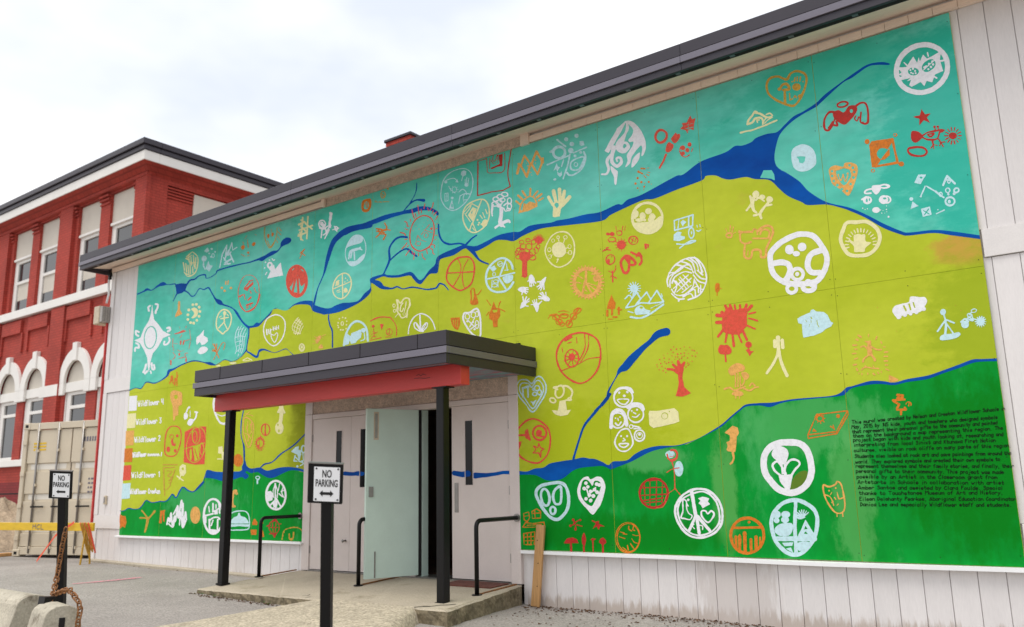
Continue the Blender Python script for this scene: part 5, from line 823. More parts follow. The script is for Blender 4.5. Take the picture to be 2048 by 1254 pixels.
# each siding board a part; eight-inch boards with open grooves
bw = 0.2032; n0 = math.floor((X0-(-4.411))/bw)
bmesh_cache = {}
def board(x0, x1, z0, z1):
    wd, ht = round(x1-x0, 4), round(z1-z0, 3)
    key = (wd, ht)
    if key not in bmesh_cache:
        o = MB().box(0.0025, wd-0.0025, -0.020, 0.0, 0, ht).build('siding_board', m_siding, None, bevel=0.002)
        bmesh_cache[key] = o.data
    else:
        o = bpy.data.objects.new('siding_board', bmesh_cache[key]); COL.objects.link(o)
    o.location = (x0, YB, z0)
    adopt(o, hall)
    o.matrix_parent_inverse = BASE[hall.name].inverted()
x = -4.411+n0*bw
while x < X1:
    a, b = max(x, X0+0.02), min(x+bw, X1)
    if b-a > 0.03:
        if b < -8.62 or a > -4.80:
            board(a, b, gz(a)-0.03, 0.0985); board(a, b, 0.330, 2.495); board(a, b, 2.745, 4.78)
        elif a > -8.6 and b < -4.86: pass
        elif a < -8.62: board(a, -8.625, gz(a)-0.03, 0.0985)
        elif b > -4.80: board(-4.80, b, gz(a)-0.03, 0.0985)
    x += bw
for z0, z1 in ((0.10, 0.328), (2.50, 2.742)):
    for a, b in ((X0+0.005, -13.385), (0.012, X1)):
        box('band_board', a, b, 0.006, 0.024, z0, z1, m_trim, hall, 0.003)
box('corner_board', X0, X0+0.12, 0.004, 0.0235, gz(X0)-0.02, 0.0985, m_trim, hall, 0.003)
box('corner_board', X0, X0+0.12, 0.004, 0.0235, 0.33, 2.498, m_trim, hall, 0.003)
box('corner_board', X0, X0+0.12, 0.004, 0.0235, 2.744, 4.78, m_trim, hall, 0.003)
box('side_wall_sheet', X0-0.02, X0+0.028, 0.03, 11.9, gz(X0)-0.2, 4.9, m_trim, hall)
# frieze above the mural: rough band on the left part, boarded trim on the right part
box('rough_frieze', -8.35, -4.72, 0.010, 0.0245, 4.772, 4.90, m_stucco, hall)
box('frieze_trim', X0, -8.353, -0.010, 0.0240, 4.790, 4.872, m_soffit, hall, 0.003)
box('frieze_joint_block', -8.353, -8.29, -0.035, 0.009, 4.772, 4.90, m_soffit, hall, 0.003)
box('frieze_joint_block', -4.72, -4.60, -0.035, 0.0240, 4.752, 4.90, m_soffit, hall, 0.003)
xx = -4.60
while xx < X1:
    box('frieze_board', xx+0.003, min(xx+0.2032, X1), -0.012, 0.0240, 4.779, 4.858, m_soffit, hall, 0.002)
    xx += 0.2032
# roof edge
OV, RL = -0.50, -14.56
box('roof_deck', RL+0.05, X1+0.6, OV+0.05, 12.3, 5.00, 5.05, m_metal, hall)
def soff(x0, x1):
    mbs = MB()
    mbs.hexa([(x0, -0.36, 4.842), (x1, -0.36, 4.842), (x1, 0.044, 4.902), (x0, 0.044, 4.902)],
             [(x0, -0.36, 4.860), (x1, -0.36, 4.860), (x1, 0.044, 4.920), (x0, 0.044, 4.920)])
    mbs.build('soffit_sheet', m_soffit, hall)
xs_ = [RL+0.06]+[RL+0.06+2.44*k for k in range(1, 9)]
for a, b in zip(xs_[:-1], xs_[1:]): soff(a+0.001, b-0.001)
side_soff = MB().hexa([(RL+0.03, 0.046, 4.83), (X0-0.022, 0.046, 4.83), (X0-0.022, 12, 4.83), (RL+0.03, 12, 4.83)],
                      [(RL+0.03, 0.046, 4.85), (X0-0.022, 0.046, 4.85), (X0-0.022, 12, 4.85), (RL+0.03, 12, 4.85)]).build('side_soffit', m_soffit, hall)
box('soffit_vent_strip', RL+0.04, X1+0.5, OV+0.035, -0.362, 4.805, 4.835, m_dark, hall)
for k in range(34):
    box('vent_slot', RL+0.5+k*0.58, RL+0.5+k*0.58+0.05, OV+0.06, -0.39, 4.801, 4.8045, m_metal2, hall)
def fascia(axis):
    # front runs along X, the gable return runs along Y
    for nm, o0, o1, z0, z1, m in (('fascia_cap', 0.0, 0.03, 4.944, 5.074, m_metal), ('fascia_drip', -0.012, 0.03, 4.862, 4.934, m_metal2), ('fascia_base', 0.008, 0.045, 4.785, 4.860, m_metal)):
        if axis == 'x':
            x = RL
            while x < X1+0.5:
                e = min(x+3.05, X1+0.6)
                mbf = MB().box(x+(0.0 if x > RL else o0), e-0.002, OV+o0, OV+o1, z0, z1); mbf.build(nm, m, hall, 0.003); x = e
        else:
            MB().box(RL+o0, RL+o1, OV+0.05, 12.3, z0, z1).build(nm, m, hall, 0.003)
    if axis == 'x': box('fascia_shadow_gap', RL+0.02, X1+0.5, OV+0.014, OV+0.03, 4.933, 4.945, m_dark, hall)
fascia('x'); fascia('y')
# ledge under the mural
box('ledge_strip', -13.44, -8.57, -0.050, 0.023, -0.036, -0.003, m_white, hall, 0.004)
lg = MB(); nsg = 12; vs = []
for i in range(nsg+1):
    X = -4.83+(0.25+4.83)*i/nsg; dz = -0.010*math.exp(-((X+2.0)/0.9)**2)-0.004*math.sin(i*0.9)
    vs += [(X, -0.052, -0.037+dz), (X, 0.023, -0.037+dz), (X, 0.023, -0.003+dz*0.4), (X, -0.052, -0.004+dz)]
fs = [(0, 1, 2, 3), tuple(4*nsg+k for k in (3, 2, 1, 0))]
for i in range(nsg): fs += [(4*i+k, 4*i+(k+1) % 4, 4*i+4+(k+1) % 4, 4*i+4+k) for k in range(4)]
lg.add(vs, fs); lg.build('ledge_strip', m_white, hall)
ft = MB(); ft.hexa([(-14.3, -0.07, gz(-14.3)-0.1), (-8.75, -0.06, gz(-8.7)-0.1), (-8.75, 0.022, gz(-8.7)-0.1), (-14.3, 0.022, gz(-14.3)-0.1)],
                   [(-14.3, -0.07, gz(-14.3)+0.045), (-8.75, -0.06, gz(-8.7)+0.04), (-8.75, 0.022, gz(-8.7)+0.05), (-14.3, 0.022, gz(-14.3)+0.055)]); ft.build('footing', m_conc, hall, 0.01)
# door opening frame
FZ = -0.375
for a, b in ((-8.60, -8.45), (-5.0, -4.86)):
    box('door_jamb', a, b, -0.006, 0.16, FZ, 1.735, m_pink, hall, 0.004)
    box('upper_post', a, b, -0.004, 0.10, 1.738, 2.02, m_pink, hall, 0.004)
box('door_head', -8.448, -5.002, -0.002, 0.16, 1.665, 1.733, m_pink, hall, 0.004)
box('transom_stucco', -8.448, -5.002, 0.012, 0.06, 1.736, 2.02, m_stucco, hall)
box('center_mullion', -6.885, -6.47, 0.004, 0.16, FZ, 1.662, m_pink, hall, 0.004)
box('inner_jamb', -6.468, -6.40, 0.05, 0.16, FZ, 1.662, m_mint, hall, 0.003)
box('threshold', -8.45, -5.0, -0.02, 0.30, FZ-0.06, FZ+0.012, m_steel, hall, 0.004)
# dim lobby behind the open leaf
lob = MB(); lob.box(-8.55, -4.9, 2.30, 2.38, -0.5, 1.9).box(-8.55, -4.9, 0.2, 2.3, -0.45, FZ).box(-8.58, -8.52, 0.17, 2.3, -0.45, 1.9).box(-4.93, -4.88, 0.17, 2.3, -0.45, 1.9).box(-8.55, -4.9, 0.2, 2.3, 1.84, 1.88)
lob.build('lobby_shell', m_interior, hall)
box('lobby_cabinet', -6.9, -6.2, 1.7, 2.2, FZ+0.002, 0.75, m_interior, hall, 0.01)
box('red_corner_trim', X0-0.055, X0-0.022, -0.02, 0.028, 0.20, 4.10, m_redbeam, hall, 0.003)
# conduit below the eave at the corner
mbc = MB(); mbc.tube([(X0-0.06, -0.02, 4.80), (X0-0.06, -0.02, 4.55), (X0-0.03, -0.02, 4.38), (X0-0.05, -0.04, 4.2)], 0.02, 8); mbc.build('conduit', m_white, hall, smooth=True)
box('bracket', X0-0.045, X0-0.0, -0.05, 0.0, 4.66, 4.83, m_black, hall)

# doors: four leaves, things that swing on their own
def leaf(name, x0, x1, label, win, parts):
    t = thing(name, ((x0+x1)/2, 0.03, FZ), label, 'door', None)
    mbd = MB(); a, b = win; zb, zt = 0.718, 1.478
    y0, y1 = 0.012, 0.056
    z0, z1 = FZ+0.02, 1.660
    mbd.box(x0, a, y0, y1, z0, z1).box(b, x1, y0, y1, z0, z1).box(a, b, y0, y1, z0, zb).box(a, b, y0, y1, zt, z1)
    mbd.build('door_slab', m_pink, t)
    fr = MB(); q = 0.010
    fr.box(a-q, a, y0-0.005, y1, zb-q, zt+q).box(b, b+q, y0-0.005, y1, zb-q, zt+q).box(a, b, y0-0.005, y1, zb-q, zb).box(a, b, y0-0.005, y1, zt, zt+q)
    w_ = fr.build('window_frame', m_pink, t); box('pane', a, b, y0+0.002, y0+0.008, zb, zt, m_glassd, w_)
    for zz in (-0.15, 0.6, 1.35):
        box('hinge', x0-0.004 if parts[0] == 'l' else x1-0.008, x0+0.008 if parts[0] == 'l' else x1+0.004, y0-0.010, y0+0.004, zz, zz+0.1, m_steel, t)
    return t
d1 = leaf('door', -8.445, -7.667, 'closed pale pink door leaf beside the left mural panels', (-7.952, -7.843), 'l')
d2 = leaf('door', -7.663, -6.888, 'closed pale pink door leaf behind the open mint door', (-7.478, -7.372), 'r')
d4 = leaf('door', -5.880, -5.004, 'closed pale pink door leaf with steel push plate near the heart symbol', (-5.665, -5.553), 'r')
box('push_plate', -5.835, -5.78, 0.004, 0.0118, 0.40, 0.745, m_steel, d4, 0.001)
kb = MB(); kb.tube([(-7.73, 0.011, 0.03), (-7.73, -0.03, 0.03), (-7.73, -0.045, 0.03)], [0.014, 0.014, 0.022], 10); kb.build('door_knob', m_steel, d1, smooth=True)
for t, tl, op, pn in ((d1, 'P', 'V3 683,947,7 720,948,7 726,947,6', 0), (d2, 'P', 'V3 690,947,8 706,948,8 715,946,8 722,947,7;V3 734,948,8 744,949,8', 0), (d4, 'P', 'V3 909,946,10 925,949,11 936,947,12;V3 951,951,12 975,950,8 990,948,7 1008,945,7 1030,946,8', 0)):
    paint('painted_stripe', parse(tl, op), m_blue, t, g=0.5, wob=0.3, plane=0.0115, lift=0.0012)
HX, HY = -6.462, 0.02
dv = Vector((-0.24, -0.64, 0)).normalized(); LW = 0.70; tn = Vector((-dv.y, dv.x, 0))*0.044
op_ = thing('open_door', (HX, HY, FZ), 'mint green double door leaf standing open over the landing', 'door')
def slab(mb, u0, u1, z0, z1, t0=0.0, t1=1.0):
    P = lambda u, t: Vector((HX, HY, 0))+dv*u+tn*t
    b = [P(u0, t0), P(u1, t0), P(u1, t1), P(u0, t1)]
    mb.hexa([(p.x, p.y, z0) for p in b], [(p.x, p.y, z1) for p in b])
mbd = MB(); slab(mbd, 0.0, LW, FZ+0.03, 1.660); mbd.build('door_slab', m_mint, op_, 0.002)
mbd = MB(); slab(mbd, LW-0.14, LW-0.105, 1.30, 1.60, -0.10, -0.012); slab(mbd, LW-0.14, LW-0.105, 1.30, 1.60, 1.012, 1.10); mbd.build('vision_strip', m_steel, op_)
mbd = MB(); slab(mbd, LW-0.155, LW-0.09, 1.28, 1.62, 1.003, 1.05); mbd.build('closer_plate', m_lamp, op_)
mbd = MB(); slab(mbd, LW-0.13, LW-0.115, FZ+0.04, FZ+0.34, 1.003, 1.18); mbd.build('floor_bolt', m_steel, op_)
mbd = MB(); slab(mbd, LW-0.09, LW-0.035, 0.60, 0.72, 1.003, 1.35); mbd.build('latch', m_steel, op_)
mbd = MB(); slab(mbd, -0.035, -0.004, FZ+0.02, 1.66, -0.4, 1.2); mbd.build('hinge_stile', m_dark, op_)

# ------------------------------------------------------------------ landing, ramp, rails, mat
BLx, BRx = -8.62, -4.84
FLc, FRc = (-8.73, -1.50, -0.468), (-4.60, -1.55, -0.440)
top = [FLc, FRc, (BRx, -0.03, -0.378), (BLx, -0.03, -0.378)]
per = []                                        # worn outline: front and ends are chipped, the back is straight
for e in range(4):
    A, B = Vector(top[e]), Vector(top[(e+1) % 4]); n_ = max(2, int((B-A).length/0.07))
    for k in range(n_):
        q = A.lerp(B, k/n_); j = 0.0 if e == 2 else 1.0
        nv = Vector((-(B-A).y, (B-A).x, 0)).normalized()
        per.append((q, nv*j, j))
ldg = MB(); NP = len(per); rings = []
for dz, ins in ((0.0, 0.022), (-0.014, 0.005), (-0.05, 0.0), (-0.10, 0.004), (-0.16, 0.0), (-0.5, 0.0)):
    r = []
    for i, (q, nv, j) in enumerate(per):
        wob_ = (0.007*math.sin(i*0.9)+0.006*math.sin(i*2.3+dz*40)+rnd.uniform(-.005, .005))*j
        chip = 0.03*max(0, math.sin(i*0.31+1.0)-0.93)*14*j*(1 if dz > -0.06 else 0.3)
        r.append(q+nv*(ins+wob_+chip)+Vector((0, 0, dz-(chip*0.4 if dz > -0.02 else 0))))
    rings.append(r)
ldg.m = 0; ldg.add(rings[0], [tuple(range(NP))])
b0_ = len(ldg.v); ldg.m = 0
ldg.add([p for r in rings for p in r], [])
for k in range(len(rings)-1):
    ldg.m = 0 if k == 0 else 1
    ldg.add([], [])
    for i in range(NP):
        ldg.f.append((b0_+k*NP+i, b0_+k*NP+(i+1) % NP, b0_+(k+1)*NP+(i+1) % NP, b0_+(k+1)*NP+i)); ldg.mi.append(ldg.m)
lo = ldg.build('landing', [m_conc, m_soil], None)
tag(lo, 'low concrete entrance landing with chipped edges', kind='structure')
cr_ = MB()
def crack(pts, w_=0.009):
    for a, b in zip(pts[:-1], pts[1:]):
        a = Vector(a); b = Vector(b); n_ = Vector((-(b-a).y, (b-a).x, 0)).normalized()*w_*rnd.uniform(0.6, 1.3)
        zt = lambda p: -0.378+(p.y+0.03)*(0.066/1.5)+0.006
        cr_.add([(*(a-n_).xy, zt(a)), (*(a+n_).xy, zt(a)), (*(b+n_).xy, zt(b)), (*(b-n_).xy, zt(b))], [(0, 1, 2, 3)])
crack([(-6.75, -1.50, 0), (-6.71, -1.46, 0), (-6.74, -1.40, 0)])
crack([(-5.05, -1.53, 0), (-5.0, -1.46, 0), (-4.92, -1.43, 0), (-4.87, -1.34, 0), (-4.80, -1.30, 0), (-4.76, -1.24, 0)], 0.012)
c_ = cr_.build('landing_crack', m_dark, lo)
rp_ = MB(); nsx, nsy = 30, 14; vs = []
for j in range(nsy+1):
    v = j/nsy
    for i in range(nsx+1):
        u = i/nsx
        xl, xr = -6.50-0.75*v, -4.98+1.1*v
        X = xl+(xr-xl)*u; Y = -1.50-2.0*v
        zt = -0.440-0.135*v
        edge = max(0, abs(u-0.5)*2-0.86)/0.14
        Z = zt-(zt-(gz(X)-0.03))*edge**2.2
        vs.append((X, Y, Z))
fs = [(j*(nsx+1)+i, (j+1)*(nsx+1)+i, (j+1)*(nsx+1)+i+1, j*(nsx+1)+i+1) for j in range(nsy) for i in range(nsx)]
rp_.add(vs, fs); ro = rp_.build('ramp', m_agg, None, smooth=True); tag(ro, 'sloped exposed-aggregate concrete ramp up to the landing', kind='structure')

def landz(x, y): return -0.378+(y+0.03)*(0.075/1.5)
def rail(x, yo, label, end=0.0):
    b = landz(x, yo); t = thing('handrail', (x, yo, b), label, 'handrail', None)
    h = 0.345; mbr = MB(); R = 0.07
    pts = [(x, yo, b), (x, yo, h-R)]+[(x, yo+R-R*math.cos(a), h-R+R*math.sin(a)) for a in np.linspace(0.2, math.pi/2, 6)]+[(x, end, h)]
    mbr.tube(pts, 0.024, 12); mbr.build('rail_pipe', m_black, t, smooth=True)
    mf = MB(); mf.tube([(x, yo, b+0.002), (x, yo, b+0.014)], 0.055, 14); mf.build('foot_flange', m_black, t)
    MB().hexa([(x-0.012, yo+0.05, landz(x, yo+.05)+0.002), (x+0.012, yo+0.05, landz(x, yo+.05)+0.002), (x+0.012, -0.05, landz(x, -.05)+0.002), (x-0.012, -0.05, landz(x, -.05)+0.002)],
              [(x-0.012, yo+0.05, landz(x, yo+.05)+0.016), (x+0.012, yo+0.05, landz(x, yo+.05)+0.016), (x+0.012, -0.05, landz(x, -.05)+0.016), (x-0.012, -0.05, landz(x, -.05)+0.016)]).build('floor_strip', m_rust, t)  # thin rust-brown strip along the landing below the rail
    fl = MB(); fl.tube([(x, end-0.012, h), (x, end+0.0, h)], 0.045, 14); fl.build('wall_flange', m_steel, t)
rail(-8.64, -0.66, 'black bent-pipe handrail beside the left mural panels', -0.004)
rail(-6.70, -0.72, 'black bent-pipe handrail at the open mint door', 0.003)
rail(-4.90, -0.74, 'black bent-pipe handrail beside the leaning timber', -0.012)
mm = MB().hexa([(-5.75, -0.36, landz(0, -.36)+0.004), (-5.02, -0.36, landz(0, -.36)+0.004), (-5.0, -0.05, landz(0, -.05)+0.004), (-5.73, -0.05, landz(0, -.05)+0.004)],
               [(-5.75, -0.36, landz(0, -.36)+0.016), (-5.02, -0.36, landz(0, -.36)+0.016), (-5.0, -0.05, landz(0, -.05)+0.016), (-5.73, -0.05, landz(0, -.05)+0.016)]).build('door_mat', m_mat)
tag(mm, 'thin brown door mat in front of the right door leaf', 'mat')

# ------------------------------------------------------------------ entrance canopy
cx0, cx1, cy0 = -8.93, -4.586, -1.57
canopy = thing('entrance_canopy', (-6.76, -1.2, -0.44), 'charcoal metal flat-roofed canopy on two black posts over the doors', 'canopy')
box('roof_slab', cx0+0.03, cx1-0.03, cy0+0.03, -0.012, 1.98, 2.20, m_metal, canopy)
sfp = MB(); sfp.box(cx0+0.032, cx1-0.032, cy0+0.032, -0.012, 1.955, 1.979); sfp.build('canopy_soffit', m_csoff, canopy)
def ring(nm, o0, o1, z0, z1, m):
    a, b, c = cx0+o0, cx1-o0, cy0+o0
    MB().box(a, b, c, cy0+o1, z0, z1).build(nm, m, canopy, 0.003)
    MB().box(a, cx0+o1, cy0+o1+0.001, -0.004, z0, z1).build(nm, m, canopy, 0.003)
    MB().box(cx1-o1, b, cy0+o1+0.001, -0.004, z0, z1).build(nm, m, canopy, 0.003)
ring('canopy_cap', 0.0, 0.03, 2.098, 2.252, m_metal)
ring('canopy_drip', -0.014, 0.03, 2.018, 2.088, m_metal2)
ring('canopy_base', 0.004, 0.04, 1.918, 2.016, m_metal)
for k in range(5):
    box('seam_tab', cx0+0.55+k*0.85, cx0+0.556+k*0.85, cy0-0.003, cy0+0.002, 2.098, 2.252, m_dark, canopy)
bm_ = MB().box(-8.92, -4.66, -1.26, -1.115, 1.735, 1.952); beam = bm_.build('red_beam', m_redbeam, canopy, 0.004)
paint('beam_scribble', parse('P', 'L1 833,751 838,749 842,752 846,748 852,750;L1 829,757 840,756 850,757 860,755'), m_ink, beam, g=0.35, wob=0.0, plane=-1.26, lift=0.002)
for xq in (-8.645, -4.965):
    zb = landz(xq, -1.2)-0.012
    box('post', xq-0.05, xq+0.05, -1.245, -1.145, zb, 1.734, m_black, canopy, 0.006)
    box('top_plate', xq-0.10, xq+0.10, -1.255, -1.12, 1.722, 1.7345, m_black, canopy)
    box('base_plate', xq-0.062, xq+0.062, -1.257, -1.133, zb, zb+0.022, m_black, canopy)
box('wall_notch', -5.05, -4.80, -0.03, -0.003, 2.262, 2.33, m_dark, canopy)

# ------------------------------------------------------------------ wall lamp and socket on the hall corner
lx = X0-0.16
lamp = thing('wall_lamp', (lx, -0.06, 3.78), 'weathered cream box lamp with gridded lens on the hall corner', 'lamp')
MB().box(lx-0.10, lx+0.10, -0.16, 0.06, 3.80, 4.14).build('housing', m_lamp, lamp, 0.015, seg=2)
ln = MB().box(lx+0.105, lx+0.20, -0.15, 0.05, 3.82, 4.12).build('lens', m_lens, lamp, 0.012)
for k in range(5): box('lens_rib', lx+0.201, lx+0.206, -0.145+k*0.045, -0.137+k*0.045, 3.83, 4.11, m_steel, ln)
box('mount_arm', lx+0.09, X0+0.03, 0.045, 0.062, 3.9, 4.0, m_lamp, lamp)
sk = on_y(210, 1000, 0.0)
skt = thing('outdoor_socket', (sk[0], 0, sk[2]), 'small grey weatherproof socket cover on the white siding', 'socket')
MB().box(sk[0]-0.04, sk[0]+0.04, -0.012, 0.024, sk[2]-0.075, sk[2]+0.075).build('cover', m_lamp, skt, 0.01, seg=2)
MB().box(sk[0]-0.022, sk[0]+0.022, -0.018, -0.0125, sk[2]-0.05, sk[2]+0.05).build('flap', m_steel, skt, 0.004)

# ------------------------------------------------------------------ leaning timber
b0 = on_z(1071, 1213, gz(-4.5)+0.0); tp = on_y(1080, 1050, -0.055)
tv = Vector((tp-b0).tolist()); L_ = tv.length; tv.normalize(); sx = Vector((1, 0.05, 0)); sx = (sx-tv*sx.dot(tv)).normalized(); ny_ = tv.cross(sx)
tb = Vector(b0.tolist()); hw = 0.052; th = 0.036
ring0 = [tb-sx*hw-ny_*th/2, tb+sx*hw-ny_*th/2, tb+sx*hw+ny_*th/2, tb-sx*hw+ny_*th/2]
tbm = MB().hexa(ring0, [p+tv*L_+sx*0.012 for p in ring0]).build('timber_plank', m_wood, None, 0.004)
tag(tbm, 'rough raw timber plank leaning on the wall at the end of the landing', 'plank')
for k in range(3):
    cpt_ = tb+tv*(L_*(0.25+0.28*k))-ny_*(th/2+0.001)+sx*rnd.uniform(-.02, .02)
    if ny_.y > 0: pass
    ng = MB().tube([cpt_, cpt_-ny_*0.003], 0.006, 8); no_ = ng.build('nail_head', m_dark, tbm)
# ------------------------------------------------------------------ red brick school behind
RY = 4.0; RC = -20.40; RLft = -40.0
school = thing('school_building', (-26, 8, -0.4), 'red painted brick school with cream arched windows and dark eaves', 'building')
OPU = [(-28.68, -27.36), (-26.86, -25.50), (-24.32, -23.02), (-22.46, -21.14), (-33.1, -31.8), (-31.3, -29.95)]
# wall built round the openings in horizontal courses
def wall_row(z0, z1, ops, y0=RY, y1=RY+0.35):
    mb = MB(); x = RLft
    for a, b in sorted(ops):
        if a > x: mb.box(x, a, y0, y1, z0, z1)
        x = b
    mb.box(x, RC, y0, y1, z0, z1)
    return mb
wr = MB()
for q in (wall_row(-0.8, 1.55, []), wall_row(1.55, 4.52, OPU), wall_row(4.52, 6.30, []), wall_row(6.30, 9.34, OPU), wall_row(9.34, 9.66, [])):
    wr.add(q.v, q.f)
wr.build('front_wall', m_brick, school)
core = MB().box(RLft, RC-0.36, RY+0.9, 22, -0.8, 9.6); core.build('inner_block', m_interior, school)
# end wall with recessed bays
ew = MB()
ew.box(RC-0.35, RC, RY+0.351, RY+0.55, -0.8, 9.66).box(RC-0.35, RC-0.10, RY+0.55, 22, -0.8, 9.30).box(RC-0.35, RC, RY+0.55, 22, 9.30, 9.66)
for k in range(4): ew.box(RC-0.35, RC, RY+2.9+k*3.0, RY+3.4+k*3.0, -0.8, 9.30)
ew.build('end_wall', m_brick, school)
for k in range(4):
    cz = 9.25-k*0.085
    box('corbel_course', RC-0.10, RC-0.015*k-0.004, RY+0.55, RY+1.40, cz-0.045, cz, m_brick, school)
box('blank_panel', RC-0.12, RC-0.06, RY+1.42, RY+2.88, 7.2, 9.26, m_panelc, school)
# pilasters
for a, b in ((-25.48, -24.34), (-21.10, RC+0.05), (-29.92, -28.72)):
    box('pilaster', a+0.16, b-(0.16 if b < -21 else 0), RY-0.12, RY-0.001, -0.6, 6.26, m_brick, school)
    box('pilaster', a+0.16, b-(0.16 if b < -21 else 0), RY-0.12, RY-0.001, 6.56, 9.40, m_brick, school)
for a, b in ((-27.36, -26.86), (-23.02, -22.46), (-25.48, -25.30), (-24.52, -24.34), (-29.92, -29.75), (-28.88, -28.7), (-21.12, -20.96)):
    for k in range(3):
        box('corbel_course', a+0.01, b-0.01, RY-0.04-0.03*k, RY-0.001, 9.06+0.11*k, 9.12+0.11*k, m_brick, school)
box('frieze_course', RLft, RC+0.06, RY-0.14, RY-0.0015, 9.405, 9.50, m_brick, school)
# cornice
o_ = 0.51
cn = MB()
pr = [(0.0, 9.45), (0.10, 9.50), (0.22, 9.56), (o_-0.06, 9.65), (o_-0.06, 9.70), (0.0, 9.70)]
vs = []
for (o, z) in pr: vs += [(RLft, RY-o, z), (RC+o, RY-o, z), (RC+o, 22, z)]
n_ = len(pr); fs = []
for i in range(n_):
    j = (i+1) % n_
    fs += [(3*i, 3*i+1, 3*j+1, 3*j), (3*i+1, 3*i+2, 3*j+2, 3*j+1)]
cn.add(vs, fs); cn.build('cornice_soffit', m_brick, school)
def band(nm, o0, o1, z0, z1, m):
    MB().box(RLft, RC+o1, RY-o1, RY-o0, z0, z1).build(nm, m, school, 0.01)
    MB().box(RC+o0, RC+o1, RY-o0+0.001, 22, z0, z1).build(nm, m, school, 0.01)
band('cornice_board', 0.02, o_-0.04, 9.655, 9.935, m_cream)
band('gutter_lower', 0.02, o_+0.00, 9.94, 10.07, m_metal)
band('gutter_upper', 0.02, o_+0.06, 10.075, 10.24, m_metal)
MB().hexa([(RLft, RY-0.5, 10.2), (RC+0.5, RY-0.5, 10.2), (RC+0.5, 22, 10.2), (RLft, 22, 10.2)], [(RLft, RY+6, 10.9), (RC-6, RY+6, 10.9), (RC-6, 20, 10.9), (RLft, 20, 10.9)]).build('roof', m_metal, school)
# belts
box('sill_belt', RLft, RC+0.10, RY-0.16, RY-0.0, 6.285, 6.54, m_cream, school, 0.01)
box('plinth', RLft, RC+0.03, RY-0.05, RY-0.003, -0.7, 1.08, m_brick2, school, 0.01)
box('plinth_joint', RLft, RC+0.031, RY-0.054, RY-0.05, 0.72, 0.76, m_dark, school)
box('base_sill', RLft, RC+0.08, RY-0.13, RY-0.0, 1.555, 1.755, m_cream, school, 0.01)
for a, b in ((-28.76, -27.41), (-26.92, -25.62), (-24.42, -23.03), (-22.3, -21.0)):
    fr = MB(); fr.box(a, b, RY-0.09, RY-0.002, 5.79, 6.2)
    fr.box(a-0.10, a, RY-0.06, RY-0.002, 5.15, 5.79); fr.box(b, b+0.10, RY-0.06, RY-0.002, 5.15, 5.79)
    fr.build('recess_surround', m_brick, school)
def win_part(a, b, z0, z1, rows, y=RY+0.10):
    """cream timber window: stiles, rails and panes"""
    f = MB(); s_ = 0.17
    f.box(a, a+s_+0.05, y, y+0.10, z0, z1).box(b-0.06, b, y, y+0.10, z0, z1)
    for z in [z0]+list(rows)+[z1-0.10]: f.box(a+s_+0.05, b-0.06, y, y+0.10, z, z+0.10)
    w_ = f.build('window', m_cream, school, 0.006)
    zs = [z0]+list(rows)+[z1]
    for q0, q1 in zip(zs[:-1], zs[1:]):
        box('pane', a+s_+0.05, b-0.06, y+0.05, y+0.06, q0+0.10, q1, m_glass, w_)
    return w_
for a, b in OPU:
    box('blank_panel', a, b, RY+0.08, RY+0.16, 8.44, 9.34, m_panelc, school)
    box('panel_ledge', a, b, RY+0.03, RY+0.14, 8.36, 8.44, m_cream, school, 0.008)
    w_ = win_part(a, b, 6.54, 8.36, [7.55])
    box('blind', a+0.24, b-0.08, RY+0.145, RY+0.149, 7.0, 7.55, m_panelc, w_)
    # ground-floor opening: arch surround, keystone, tympanum, window
    c = (a+b)/2+0.02; ro, ri = 0.92, 0.60; zc = 3.90
    arc = [math.pi*k/18 for k in range(19)]
    outl = [(c+ro*math.cos(t), zc+ro*math.sin(t)*1.08) for t in arc]+[(c+ri*math.cos(t), zc+ri*math.sin(t)*1.04) for t in reversed(arc)]
    sd_w = 0.0
    MB().prism(outl, lambda p: (p[0], RY-0.08, p[1]), lambda p: (p[0], RY-0.002, p[1])).build('arch', m_cream, school)
    box('keystone', c-0.13, c+0.13, RY-0.13, RY-0.003, 4.50, 5.04, m_cream, school, 0.01)
    tym = [(c+(ri+0.02)*math.cos(t), zc+(ri+0.02)*math.sin(t)*1.04) for t in arc]
    MB().prism(tym, lambda p: (p[0], RY+0.06, p[1]), lambda p: (p[0], RY+0.12, p[1])).build('tympanum', m_panelc, school)
    box('impost', c-ro, c-ri, RY-0.08, RY-0.002, 3.545, 3.898, m_cream, school, 0.008)
    box('impost', c+ri, c+ro, RY-0.08, RY-0.002, 3.545, 3.898, m_cream, school, 0.008)
    box('wide_stile', a, c-ri-0.0, RY+0.05, RY+0.3, 1.76, 3.9, m_cream, school)
    box('spandrel', a, b, RY+0.125, RY+0.3, 3.9, 4.52, m_brick, school)
    box('tympanum_sill', c-ri-0.02, c+ri+0.02, RY+0.0, RY+0.12, 3.62, 3.90, m_cream, school, 0.008)
    win_part(a+0.10, b, 1.755, 3.62, [3.12], RY+0.06)
for a, b in ((-25.62, -24.5), (-30.1, -28.9)):
    box('impost_belt', a, b, RY-0.13, RY-0.121, 3.55, 3.885, m_cream, school)

# ------------------------------------------------------------------ chimney on the hall roof
chim = thing('chimney', (-9.75, 3.4, 5.05), 'short red brick chimney with dark cap behind the hall roof edge', 'chimney')
zt = 7.30
MB().box(-10.03, -9.46, 3.02, 3.62, 5.05, zt-0.14).build('stack', m_brick, chim)
MB().box(-10.07, -9.42, 2.98, 3.66, zt-0.138, zt-0.06).build('corbel', m_brick, chim)
MB().box(-10.10, -9.39, 2.95, 3.69, zt-0.058, zt).build('cap', m_metal, chim, 0.008)

